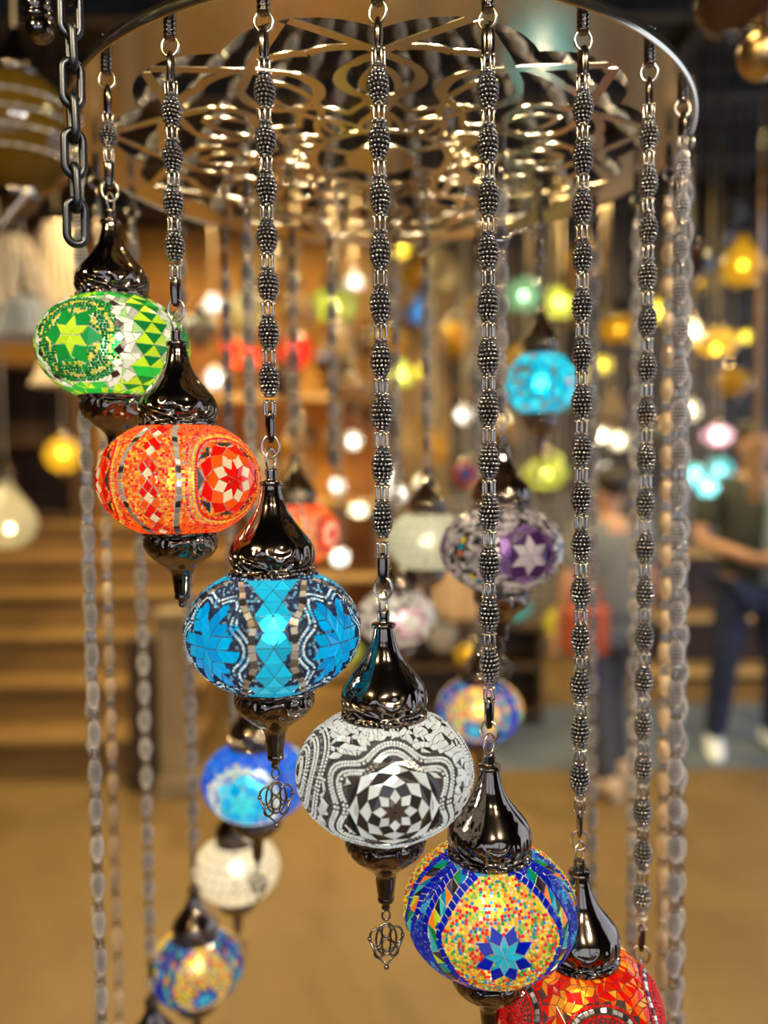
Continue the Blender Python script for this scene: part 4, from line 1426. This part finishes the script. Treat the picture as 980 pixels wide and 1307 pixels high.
SHOP = [
    # px, py, depth, width px, colour, label, options
    (22, 172, 1.75, 150, 'gold', 'large amber globe cut off by the left edge beside the steel chain', dict(shape='ball')),
    (945, 5, 1.5, 110, 'brown', 'dark brown globe lamp cut off at the top right corner', dict(shape='globe', caps=False)),
    (80, 581, 4.2, 46, 'amber', 'glowing amber lamp in the dark at the left, above the stairs', dict(shape='ball', bulb=0.03, oz=0.1)),
    (8, 662, 3.4, 76, 'cream', 'pale cream glowing lamp at the left edge above the stairs', dict(shape='drop', bulb=0.024, ox=0.2, oz=-0.35)),
    (272, 388, 5.6, 24, 'white', 'white glowing oval lamp right of the green lamp, upper of two', dict(shape='drop', bulb=0.03, white=True)),
    (274, 484, 5.2, 26, 'white', 'white glowing round lamp above the orange lamp, lower of two', dict(shape='ball', bulb=0.03, white=True)),
    (255, 420, 4.4, 50, 'grey', 'grey unlit globe just right of the green lamp', dict()),
    (312, 452, 4.8, 62, 'red', 'red glass bowl lamp left of the chain of the teal lamp', dict(shape='bowl', bulb=0.04)),
    (375, 448, 4.6, 48, 'red', 'red glass ball lamp right of the chain of the teal lamp', dict(shape='ball', bulb=0.03)),
    (426, 390, 4.6, 66, 'lime', 'olive lamp with a white hot centre left of the silver lamp chain', dict(shape='globe', bulb=0.032, white=True)),
    (452, 360, 5.6, 24, 'white', 'white glowing oval lamp just left of the silver lamp chain', dict(shape='drop', bulb=0.03, white=True)),
    (509, 316, 5.2, 28, 'yellow', 'small yellow lamp just right of the silver lamp chain near the ring', dict(shape='ball', bulb=0.028)),
    (511, 478, 5.0, 34, 'lime', 'lime yellow lamp right of the silver lamp chain', dict(shape='drop', bulb=0.03)),
    (539, 474, 5.6, 20, 'yellow', 'tiny yellow lamp beside the lime yellow lamp', dict(shape='ball', bulb=0.02)),
    (536, 398, 4.4, 34, 'blue', 'blue drop shaped lamp between the silver and cobalt lamp chains', dict(shape='drop', bulb=0.015)),
    (581, 425, 4.8, 44, 'amber', 'amber lamp left of the chain of the cobalt lamp', dict(shape='globe', bulb=0.03)),
    (669, 377, 4.4, 46, 'green', 'sea green lamp with a white hot centre above the small turquoise lamp', dict(shape='ball', bulb=0.03, white=True)),
    (714, 386, 4.8, 42, 'lime', 'lime glowing lamp just left of the sharp right chain', dict(shape='ball', bulb=0.034)),
    (769, 466, 5.2, 24, 'yellow', 'small yellow lamp just right of the sharp right chain', dict(shape='ball', bulb=0.026)),
    (752, 478, 5.6, 16, 'yellow', 'tiny yellow lamp touching the sharp right chain', dict(shape='ball', bulb=0.02)),
    (592, 530, 5.4, 22, 'white', 'white glowing lamp between the silver and cobalt lamp chains, above the red ringed blue one', dict(shape='ball', bulb=0.03, white=True)),
    (594, 605, 3.4, 32, 'red', 'small red lamp with a blue glass centre left of the cobalt lamp chain', dict(shape='ball', caps=True)),
    (500, 607, 5.2, 20, 'white', 'white point of light right of the silver lamp chain, upper of two', dict(shape='ball', bulb=0.028, white=True)),
    (507, 630, 5.0, 22, 'white', 'white point of light right of the silver lamp chain, lower of two', dict(shape='ball', bulb=0.028, white=True)),
    (431, 620, 5.2, 20, 'white', 'white point of light above the red lamp behind the teal lamp', dict(shape='ball', bulb=0.026, white=True)),
    (451, 563, 5.4, 22, 'white', 'white point of light left of the silver lamp chain, highest of a column', dict(shape='ball', bulb=0.028, white=True)),
    (458, 651, 5.0, 26, 'cream', 'cream oval point of light left of the silver lamp chain', dict(shape='globe', bulb=0.032, white=True)),
    (434, 711, 5.0, 22, 'white', 'white point of light right of the half hidden red lamp', dict(shape='ball', bulb=0.03, white=True)),
    (540, 617, 5.4, 22, 'cream', 'cream point of light above the pale greenish lamp', dict(shape='ball', bulb=0.028, white=True)),
    (696, 605, 3.8, 60, 'lime', 'pale lime globe lamp right of the dome of the purple star lamp', dict(shape='globe', bulb=0.025)),
    (707, 590, 5.0, 22, 'lime', 'small lime lamp above the pale lime globe', dict(shape='ball', bulb=0.026)),
    (838, 398, 4.6, 26, 'yellow', 'yellow glowing lamp between the thick right chains', dict(shape='drop', bulb=0.026)),
    (882, 424, 3.6, 36, 'cream', 'cream tulip shaped lamp right of the ring edge chains', dict(shape='tulip', bulb=0.03)),
    (948, 338, 4.2, 56, 'amber', 'amber lamp with a yellow hot spot high at the right edge', dict(shape='drop', bulb=0.026)),
    (915, 437, 4.2, 54, 'amber', 'amber lamp with a yellow hot centre right of the cream tulip lamp', dict(shape='globe', bulb=0.032, oz=-0.3)),
    (882, 434, 5.4, 18, 'yellow', 'tiny yellow lamp behind the cream tulip lamp', dict(shape='ball', bulb=0.018)),
    (951, 430, 5.4, 18, 'yellow', 'tiny yellow lamp right of the amber lamp with a hot centre', dict(shape='ball', bulb=0.018)),
    (935, 488, 4.2, 50, 'amber', 'dull amber globe below the amber lamp with a hot centre', dict(shape='globe')),
    (879, 524, 5.0, 28, 'cream', 'round cream light right of the ring edge chains', dict(shape='ball', bulb=0.034, white=True)),
    (916, 556, 4.0, 40, 'pink', 'pink and white lamp topping the teal cluster at the right', dict(shape='globe', bulb=0.034, white=True)),
    (886, 606, 4.2, 30, 'teal', 'teal lamp of the cluster, at its left', dict(shape='ball', bulb=0.03, white=True)),
    (918, 601, 4.2, 36, 'teal', 'teal lamp of the cluster, at its right', dict(shape='ball', bulb=0.028, white=True)),
    (903, 621, 4.1, 28, 'teal', 'teal lamp of the cluster, lowest', dict(shape='ball', bulb=0.028, white=True)),
    (768, 556, 5.0, 28, 'cream', 'cream light right of the sharp right chain, left one of two', dict(shape='globe', bulb=0.032, white=True)),
    (790, 562, 5.2, 24, 'cream', 'cream light beside the thick right chain, right one of two', dict(shape='ball', bulb=0.03, white=True)),
    (774, 604, 5.2, 26, 'white', 'white light right of the sharp right chain above the grey visitor', dict(shape='ball', bulb=0.03, white=True)),
    (880, 335, 4.4, 60, 'brown', 'unlit brown lamp near the right end of the ring', dict(shape='globe')),
    (925, 262, 3.6, 74, 'brown', 'large unlit brown ball lamp hanging high at the right', dict(shape='ball')),
    (893, 360, 5.0, 46, 'amber', 'dim amber lamp above the cream tulip lamp', dict(shape='globe', bulb=0.012)),
    (560, 345, 5.0, 52, 'cream', 'dim cream drop lamp below the ring, left of the cobalt lamp chain', dict(shape='drop')),
    (470, 440, 5.6, 44, 'brown', 'brown unlit lamp behind the silver lamp chain', dict()),
    (610, 470, 5.6, 46, 'grey', 'grey unlit lamp behind the cobalt lamp chain', dict(shape='drop')),
    (660, 455, 5.8, 40, 'amber', 'dim amber lamp directly behind the dome of the turquoise lamp', dict(bulb=0.012)),
    (745, 330, 5.2, 48, 'amber', 'dim amber lamp under the ring behind the sharp right chain', dict(shape='drop', bulb=0.012)),
    (790, 420, 5.0, 54, 'amber', 'dim amber lamp between the sharp right chain and the thick right chain', dict(shape='globe', bulb=0.014)),
    (840, 560, 5.4, 44, 'grey', 'grey unlit lamp behind the beige right chain', dict()),
    (715, 505, 5.6, 40, 'green', 'dim green lamp right of the turquoise lamp', dict(shape='drop', bulb=0.01)),
    (550, 545, 5.8, 40, 'amber', 'dim amber lamp left of the white point above the red ringed one', dict(bulb=0.012)),
    (480, 790, 4.6, 50, 'amber', 'amber lamp behind the gap right of the teal globe', dict(shape='globe', bulb=0.018)),
    (438, 832, 4.6, 50, 'lime', 'olive yellow lamp below the right side of the teal globe', dict(shape='globe', bulb=0.016)),
    (716, 795, 4.8, 44, 'yellow', 'yellow round lamp low behind, left of the sharp right chain', dict(shape='ball', bulb=0.018)),
    (600, 835, 4.9, 44, 'amber', 'small orange lamp low behind the cobalt lamp chain', dict(shape='globe', bulb=0.014)),
    (676, 872, 4.8, 34, 'blue', 'small blue lamp low behind, right of the rainbow beaded lamp', dict(shape='ball')),
    (565, 812, 5.0, 40, 'white', 'dull white lamp low behind, left of the cobalt lamp chain', dict(shape='ball')),
    (660, 775, 5.0, 36, 'teal', 'pale blue lamp below the purple star lamp', dict(shape='ball', bulb=0.012)),
]
rf = random.Random(21)
SHOP_UNLIT = []
for i in range(46):
    px, py = 300 + rf.random() * 500, 330 + rf.random() * 330
    if 430 < px < 500 and py > 600: continue
    SHOP_UNLIT.append((px, py, 5.0 + rf.random() * 1.0, 34 + rf.random() * 20, rf.choice(['tan', 'brown', 'cream', 'tan', 'grey', 'amber', 'tan']), 'unlit dull coloured lamp blurred in the crowd of lamps at the back', dict(shape=rf.choice(['globe', 'drop', 'tulip', 'ball']))))
for px, py, d, w, key, lb, kw in SHOP + SHOP_UNLIT:
    shop_lamp(px, py, d, w, key, lb, **kw)
for o in list(COL.objects):
    if o.get('label', '').startswith('large amber globe'):
        for k in range(4):
            mb = MB()
            z = 0.35 - 0.28 * k
            r = math.sqrt(1 - (z * 0.98) ** 2) * 0.131
            mb.tube([(r * math.cos(2 * PI * i / 104), r * math.sin(2 * PI * i / 104), z * 0.13) for i in range(104)], [(0.002, 0.0042, 0.0058, 0.0042)[i % 4] for i in range(104)], 8, closed=True)
            link('bead_band', mb.mesh('bead_band', SGM['white']), o)
# the blue middle of the small red lamp: a glass boss on its front
q = P(594, 605, 3.34)
for o in list(COL.objects):
    if o.get('label', '').startswith('small red lamp with a blue'):
        mb = MB(); mb.sphere((0, 0, 0), (0.03, 0.016, 0.036), 0, 16, 10)
        o.rotation_euler = (0, 0, 0)
        link('glass_boss', mb.mesh('glass_boss', SGM['blue']), o, (q - o.location))
# golden drop under the brown lamp at the top right
q = P(972, 70, 1.5)
t = empty('hanging_ball', q)
tag(t, 'small golden mosaic ball hanging under the dark brown globe at the top right', 'ornament')
mb = MB(); mb.lathe(smooth_prof([(0.0, -0.045), (0.02, -0.04), (0.038, -0.02), (0.043, 0.0), (0.038, 0.022), (0.02, 0.04), (0.012, 0.05)], 2), 24)
link('ball', mb.mesh('golden_ball', M['antique']), t)
mb = MB(); mb.lathe([(0.0, 0.045), (0.014, 0.047), (0.016, 0.055), (0.012, 0.066), (0.006, 0.075), (0.0, 0.076)], 16)
link('cap', mb.mesh('ball_cap', M['bronze_plain']), t)
# finial rod below the amber globe
mb = MB()
a, b = P(42, 236, 1.72), P(5, 285, 1.72)
mb.tube([a, a.lerp(b, 0.3) + Vector((0.006, 0, 0.004)), a.lerp(b, 0.7), b, b + Vector((-0.03, 0, -0.04))], [0.011, 0.009, 0.008, 0.007, 0.006], 10)
tag(link('hanging_hook', mb.mesh('metal_hook', M['wire'])), 'pale slanting metal hook below the amber globe at the left edge', 'hook')

q = P(966, 600, 3.0)
t = empty('hanging_tassel', q)
tag(t, 'tan wooden tassel on a beaded cord in front of the olive shirted person', 'tassel')
mb = MB(); mb.lathe(smooth_prof([(0.0, -0.125), (0.03, -0.12), (0.034, -0.05), (0.032, 0.06), (0.026, 0.10), (0.012, 0.12), (0.0, 0.122)], 2), 16); link('tassel_body', mb.mesh('tassel_body', SGM['tan']), t)
mb = MB(); mb.tube([(0, 0, 0.12), (0, 0, ZC - q.z)], 0.006, 8)
for i in range(14): mb.sphere((0, 0, 0.15 + i * 0.045), (0.016, 0.016, 0.021), 0, 10, 8)
link('beaded_cord', mb.mesh('beaded_cord', SGM['tan']), t)

# pale fluted shades at the left
M['fabric'] = plain('beige fabric', (0.55, 0.42, 0.28), 0.8, (0.70, 0.57, 0.42), 30.0)
M['fabric2'] = plain('grey white fabric', (0.55, 0.55, 0.48), 0.8, (0.70, 0.69, 0.62), 30.0)
for px, py, d, r, h, m, lb in ((18, 350, 3.0, 0.15, 0.28, 'fabric', 'beige pleated shade at the left edge, left of two under the ring'), (72, 340, 3.45, 0.15, 0.36, 'fabric', 'taller beige pleated shade left of the green lamp'),
                               (32, 405, 2.6, 0.11, 0.13, 'fabric2', 'grey white pleated shade below the two beige ones'), (75, 470, 3.9, 0.13, 0.17, 'fabric', 'small tan pleated shade low left of the green lamp')):
    q = P(px, py, d)
    t = empty('pleated_shade', q)
    tag(t, lb, 'lampshade')
    mb = MB()
    n = 48
    for z, rr in ((h / 2, 0.35), (h / 4, 0.55), (-h / 4, 0.85), (-h / 2, 1.0)):
        for i in range(n):
            a = 2 * PI * i / n
            k = r * rr * (1 + (0.05 if i % 2 else -0.05))
            mb.v.append((k * math.cos(a), k * math.sin(a), z))
    for j in range(3):
        for i in range(n):
            l = (i + 1) % n
            mb.face([j * n + i, (j + 1) * n + i, (j + 1) * n + l, j * n + l])
    link('shade', mb.mesh('pleated_shade', M[m]), t)
    mb = MB(); mb.lathe([(0.0, h / 2 - 0.004), (r * 0.36, h / 2 - 0.004), (r * 0.36, h / 2 + 0.01), (0.012, h / 2 + 0.02), (0.012, h / 2 + 0.05), (0, h / 2 + 0.05)], 24)
    link('top_fitting', mb.mesh('shade_fitting', M['bronze_plain']), t)
    link('cord', ME['cord'], t, (0, 0, h / 2 + 0.05), scale=(0.005, 0.005, ZC - q.z - h / 2 - 0.05))

# tan carton and small goods low behind
def carton(px, py, d, w, h, dep, mat, label, name='cardboard_box'):
    q = P(px, py, d)
    t = empty(name, (q.x, q.y, q.z - h / 2), 0.25)
    tag(t, label, 'box')
    mb = MB(); mb.box((-w / 2, -dep / 2, 0), (w / 2, dep / 2, h), 0, 0.006); link('body', mb.mesh('carton', mat), t)
    mb = MB()
    mb.box((-w / 2 - 0.004, -dep / 2 - 0.004, h - 0.03), (w / 2 + 0.004, dep / 2 + 0.004, h + 0.006), 0, 0.004); link('lid', mb.mesh('carton_lid', mat), t)
M['card'] = plain('tan card', (0.55, 0.33, 0.15), 0.7, (0.62, 0.40, 0.2), 10.0)
M['bagred'] = plain('rust red leather', (0.40, 0.06, 0.02), 0.45, (0.5, 0.09, 0.03), 10.0)
t = cabinet('display_table', 'low dark display stand with small lamps in the middle behind the purple lamp', (-0.2, 4.7, 0), (0.95, 5.1, 0.62), M['wood_dk'], (0.06, 0.34, 0.585), M['wood_dk'])
q = P(585, 770, 4.9)
carton(585, (600 + 1010 * (1.55 - 0.62 - 0.21) / 4.9) - 3, 4.9, 0.42, 0.40, 0.3, M['card'], 'tan carton standing on the low dark stand behind the pale lamps')

# ------------------------------------------------------------------ people
def skin_obj(name, joints, edges, mat, parent, root=0, sub=2):
    me = bpy.data.meshes.new(name)
    me.from_pydata([j[0] for j in joints], edges, [])
    tmp = bpy.data.objects.new(name + '_src', me)
    COL.objects.link(tmp)
    md = tmp.modifiers.new('skin', 'SKIN')
    for i, j in enumerate(joints):
        r = j[1] if isinstance(j[1], (tuple, list)) else (j[1], j[1])
        me.skin_vertices[0].data[i].radius = r
        me.skin_vertices[0].data[i].use_root = (i == root)
    sb = tmp.modifiers.new('sub', 'SUBSURF')
    sb.levels = sub; sb.render_levels = sub
    dg = bpy.context.evaluated_depsgraph_get()
    out = bpy.data.meshes.new_from_object(tmp.evaluated_get(dg))
    bpy.data.objects.remove(tmp)
    out.materials.clear()
    out.materials.append(mat)
    out.polygons.foreach_set('use_smooth', [True] * len(out.polygons))
    return link(name, out, parent)


M['skin'] = plain('skin', (0.50, 0.26, 0.15), 0.5, (0.56, 0.30, 0.18), 14.0)
M['olive'] = plain('dark olive cotton', (0.035, 0.038, 0.026), 0.85, (0.05, 0.053, 0.036), 20.0)
M['paleblue'] = plain('pale grey blue cotton', (0.22, 0.30, 0.32), 0.85, (0.28, 0.36, 0.38), 20.0)
M['denim'] = plain('dark navy denim', (0.010, 0.016, 0.045), 0.8, (0.025, 0.04, 0.10), 25.0)
M['shoe'] = plain('white shoe leather', (0.78, 0.83, 0.92), 0.5, (0.86, 0.9, 0.95), 10.0)
M['hair'] = plain('dark hair', (0.012, 0.008, 0.006), 0.5, (0.03, 0.02, 0.014), 60.0)
M['greytop'] = plain('grey cotton', (0.15, 0.15, 0.15), 0.85, (0.2, 0.2, 0.2), 20.0)
M['greytrouser'] = plain('dark grey cotton', (0.05, 0.055, 0.07), 0.85, (0.075, 0.08, 0.10), 20.0)
M['beigeshoe'] = plain('beige shoe', (0.55, 0.38, 0.26), 0.6, (0.6, 0.44, 0.32), 10.0)
M['eye'] = plain('dark eye', (0.02, 0.015, 0.012), 0.2)


def person(label, x, y, rz, h, legs, arms, mats, extra=None):
    """legs / arms: per side, joints in body space (x right of the picture, -y towards the camera) at height 1.0 = stature"""
    t = empty('person', (x, y, 0), rz)
    tag(t, label, 'person')
    S = h
    j, e = [], []
    def add(co, r, par=None):
        j.append((Vector(co) * S, (r[0] * S, r[1] * S) if isinstance(r, tuple) else r * S))
        if par is not None: e.append((par, len(j) - 1))
        return len(j) - 1
    pel = add((0, 0, 0.53), (0.072, 0.052))
    bel = add((0, 0, 0.60), (0.070, 0.050), pel)
    che = add((0, 0.004, 0.71), (0.088, 0.060), bel)
    shl = add((0, 0.006, 0.79), (0.085, 0.052), che)
    nek = add((0, 0.0, 0.845), 0.032, shl)
    jaw = add((0, -0.012, 0.885), (0.038, 0.044), nek)
    hed = add((0, -0.004, 0.935), (0.048, 0.058), jaw)
    crn = add((0, 0.004, 0.972), (0.038, 0.046), hed)
    nos = add((0, -0.066, 0.918), 0.008, hed)
    for s in (-1, 1):
        add((s * 0.050, 0.004, 0.925), 0.009, hed)
    for s, (kn, an, toe) in zip((-1, 1), legs):
        hp = add((s * 0.052, 0, 0.50), 0.052, pel)
        k = add(kn, 0.033, hp); a = add(an, 0.016, k); add(Vector(toe).lerp(Vector(an), 0.45) - Vector((0, 0, 0.012)), 0.009, a)
    hands = []
    for s, (el, wr, pm) in zip((-1, 1), arms):
        sh = add((s * 0.112, 0.006, 0.80), 0.033, shl)
        k = add(el, 0.024, sh); a = add(wr, 0.017, k); p_ = add(pm, (0.020, 0.012), a)
        d = (Vector(pm) - Vector(wr)).normalized()
        side = d.cross(Vector((0, 0, 1)))
        side = (side if side.length > 0.1 else Vector((1, 0, 0))).normalized()
        up = side.cross(d)
        for f in range(4):
            b = Vector(pm) + up * (0.016 - 0.0105 * f)
            l = (0.030, 0.036, 0.034, 0.026)[f]
            f1 = add(b + d * l * 0.8, 0.0056, p_)
            add(b + d * l * 1.3 + side * -0.012, 0.0048, f1)
        th = add(Vector(pm) - d * 0.004 + up * 0.028 + side * -0.006, 0.0062, p_)
        add(Vector(pm) + d * 0.020 + up * 0.036 + side * -0.012, 0.005, th)
    skin_obj('body', j, e, M['skin'], t)
    # hair
    mb = MB()
    mb.sphere((0, 0.010 * S, 0.955 * S), (0.054 * S, 0.062 * S, 0.050 * S), 0, 20, 14)
    link('hair', mb.mesh('hair', mats['hair']), t)
    mb = MB()
    for s in (-1, 1): mb.sphere((s * 0.019 * S, -0.058 * S, 0.933 * S), (0.006 * S, 0.005 * S, 0.004 * S), 0, 10, 6)
    link('eyes', mb.mesh('eyes', M['eye']), t)
    # shirt
    j2, e2 = [], []
    def add2(co, r, par=None):
        j2.append((Vector(co) * S, (r[0] * S, r[1] * S) if isinstance(r, tuple) else r * S))
        if par is not None: e2.append((par, len(j2) - 1))
        return len(j2) - 1
    a0 = add2((0, 0, 0.50), (0.100, 0.080))
    a1 = add2((0, 0, 0.60), (0.097, 0.078), a0)
    a2 = add2((0, 0.004, 0.71), (0.108, 0.080), a1)
    a3 = add2((0, 0.006, 0.79), (0.094, 0.062), a2)
    add2((0, 0.004, 0.835), 0.040, a3)
    for s, (el, wr, pm) in zip((-1, 1), arms):
        sh = add2((s * 0.115, 0.006, 0.80), 0.043, a3)
        add2(Vector((s * 0.115, 0.006, 0.80)).lerp(Vector(el), 0.78), 0.038, sh)
    skin_obj('shirt', j2, e2, mats['shirt'], t)
    # trousers
    j3, e3 = [], []
    def add3(co, r, par=None):
        j3.append((Vector(co) * S, (r[0] * S, r[1] * S) if isinstance(r, tuple) else r * S))
        if par is not None: e3.append((par, len(j3) - 1))
        return len(j3) - 1
    b0 = add3((0, 0, 0.535), (0.094, 0.072))
    for s, (kn, an, toe) in zip((-1, 1), legs):
        hp = add3((s * 0.054, 0, 0.49), 0.060, b0)
        k = add3(kn, 0.043, hp)
        add3(Vector(an) + Vector((0, 0, -0.004)), 0.034, k)
    skin_obj('trousers', j3, e3, mats['trousers'], t)
    for s, (kn, an, toe) in zip((-1, 1), legs):
        a, b = Vector(an) * S, Vector(toe) * S
        d = (b - a); d.z = 0
        ang = math.atan2(d.y, d.x)
        mb = MB()
        sec = [(-0.075, 0.034, 0.07), (-0.05, 0.046, 0.115), (0.0, 0.050, 0.115), (0.06, 0.050, 0.075), (0.12, 0.046, 0.046), (0.165, 0.036, 0.036), (0.185, 0.016, 0.022)]
        n = 12
        for (u, w, hh) in sec:
            for i in range(n):
                q = 2 * PI * i / n
                mb.v.append((u, w * math.cos(q), max(0.0, hh * 0.5 + hh * 0.5 * math.sin(q) * 1.0)))
        for i in range(len(sec) - 1):
            for k in range(n):
                l = (k + 1) % n
                mb.face([i * n + k, (i + 1) * n + k, (i + 1) * n + l, i * n + l][::-1], smooth=True)
        mb.face(list(range(n))); mb.face([(len(sec) - 1) * n + k for k in range(n)][::-1])
        link('shoe', mb.mesh('shoe', mats['shoe']), t, (a.x, a.y, 0), (0, 0, ang))
    if extra: extra(t, S)
    return t


def undershirt(t, S):
    mb = MB()
    n = 10
    prof = [(0.815, 0.018), (0.76, 0.034), (0.70, 0.046), (0.62, 0.052), (0.52, 0.058)]
    for z, w in prof:
        for i in range(n + 1):
            f = -1 + 2 * i / n
            mb.v.append(((0.045 + f * w) * S, (-0.094 + 0.012 * f * f - (0.0 if z < 0.75 else -0.016 if z < 0.8 else -0.036)) * S, z * S))
    for i in range(len(prof) - 1):
        for k in range(n):
            mb.face([i * (n + 1) + k, (i + 1) * (n + 1) + k, (i + 1) * (n + 1) + k + 1, i * (n + 1) + k + 1], smooth=True)
    o = link('undershirt', mb.mesh('undershirt', M['paleblue']), t)
    md = o.modifiers.new('thick', 'SOLIDIFY'); md.thickness = 0.012
    o['label'] = 'pale blue grey shirt front'


q = P(955, 975, 4.25)
person('person in dark olive shirt, navy jeans and white shoes at the right edge', q.x, 4.25, 0.0, 1.80,
       [((-0.085, -0.02, 0.285), (-0.105, 0.0, 0.045), (-0.135, -0.09, 0.018)), ((0.075, -0.01, 0.285), (0.085, 0.03, 0.045), (0.10, -0.08, 0.018))],
       [((-0.165, -0.01, 0.645), (-0.045, -0.115, 0.600), (-0.005, -0.130, 0.595)), ((0.165, -0.01, 0.645), (0.075, -0.115, 0.605), (0.04, -0.130, 0.600))],
       dict(hair=M['hair'], shirt=M['olive'], trousers=M['denim'], shoe=M['shoe']), undershirt)


def red_bag(t, S):
    pass


q = P(775, 1010, 3.8)
person('person in grey top and dark trousers seen from behind, right of the sharp right chain', q.x, 3.8, PI + 0.35, 1.56,
       [((-0.055, -0.05, 0.285), (-0.065, -0.03, 0.045), (-0.07, -0.12, 0.018)), ((0.05, 0.02, 0.285), (0.055, 0.08, 0.045), (0.06, -0.01, 0.018))],
       [((-0.155, 0.01, 0.645), (-0.15, -0.02, 0.50), (-0.15, -0.03, 0.46)), ((0.155, 0.01, 0.645), (0.15, -0.04, 0.50), (0.15, -0.05, 0.46))],
       dict(hair=M['hair'], shirt=M['greytop'], trousers=M['greytrouser'], shoe=M['beigeshoe']))
q = P(748, 800, 3.56)
t = empty('shoulder_bag', q)
tag(t, 'rust red bag held at the side of the person in the grey top', 'bag')
mb = MB(); mb.box((-0.10, -0.05, -0.13), (0.10, 0.05, 0.10), 0, 0.03); link('bag_body', mb.mesh('bag_body', M['bagred']), t)
mb = MB(); mb.tube([(-0.07 * math.cos(PI * i / 12), 0, 0.09 + 0.11 * math.sin(PI * i / 12)) for i in range(13)], 0.008, 8); link('handle', mb.mesh('bag_handle', M['bagred']), t)

# ------------------------------------------------------------------ light
w = bpy.data.worlds.new('daylight')
sc.world = w
w.use_nodes = True
bg = w.node_tree.nodes['Background']
bg.inputs[0].default_value = (0.62, 0.74, 1.0, 1)
bg.inputs[1].default_value = 1.6


def lamp(name, loc, energy, col, size=0.12, typ='POINT', rot=(0, 0, 0), angle=None):
    d = bpy.data.lights.new(name, typ)
    d.energy = energy; d.color = col
    if typ in ('POINT', 'SPOT'): d.shadow_soft_size = size
    if typ == 'SPOT':
        d.spot_size = angle or R(80); d.spot_blend = 0.6
    o = bpy.data.objects.new(name, d)
    o.location = loc; o.rotation_euler = rot
    COL.objects.link(o)
    return o


def portal(loc, rot, sx, sy):
    d = bpy.data.lights.new('window_portal', 'AREA')
    d.shape = 'RECTANGLE'; d.size = sx; d.size_y = sy
    d.cycles.is_portal = True
    o = bpy.data.objects.new('window_portal', d)
    o.location = loc; o.rotation_euler = rot
    COL.objects.link(o)


portal((0.2, YF - 0.05, 1.65), (R(90), 0, 0), 6.6, 2.2)
portal((XR + 0.05, 3.6, 1.45), (R(90), 0, R(90)), 6.0, 2.9)
GOLD = (1.0, 0.79, 0.38)
for i, (x, y, e) in enumerate(((-2.4, 2.6, 150), (-0.9, 3.4, 150), (0.6, 3.0, 110), (-1.6, 5.0, 150), (-0.2, 5.2, 150), (1.4, 5.0, 110), (2.3, 3.2, 170), (0.4, 1.6, 30))):
    lamp('added_ceiling_light', (x, y, ZC - 0.3), e, GOLD, 0.06, 'SPOT', (0, 0, 0), R(125))  # added unseen warm spots that light the shop from above
# added unseen spots in front, for highlights on the chandelier and its beads
def aimed(loc, tgt, e, col, ang, size=0.04):
    d = Vector(tgt) - Vector(loc)
    lamp('added_aimed_light', loc, e, col, size, 'SPOT', d.to_track_quat('-Z', 'Y').to_euler(), ang)
aimed((-1.6, -0.9, ZC - 0.3), (0, 1.2, 1.5), 230, GOLD, R(60))
aimed((1.3, -1.2, ZC - 0.3), (0, 1.2, 1.4), 260, (1.0, 0.86, 0.66), R(60))
aimed((0.2, -1.6, ZC - 0.3), (0, 1.2, 1.4), 160, (1.0, 0.82, 0.6), R(60))
# added unseen spots that brighten the back wall
for x, e in ((-2.6, 60), (-1.3, 110), (-0.3, 110), (1.2, 50)):
    aimed((x, 4.6, ZC - 0.25), (x, 6.6, 1.6), e, (1.0, 0.72, 0.36), R(95), 0.08)

# ------------------------------------------------------------------ colour management
sc.view_settings.view_transform = 'Standard'
sc.view_settings.look = 'None'
sc.view_settings.gamma = 1.0
sc.view_settings.use_curve_mapping = False
sc.view_settings.exposure = 0.1
try:
    sc.cycles.sample_clamp_indirect = 4.0
    sc.cycles.max_bounces = 10
    sc.cycles.transparent_max_bounces = 16
except Exception:
    pass
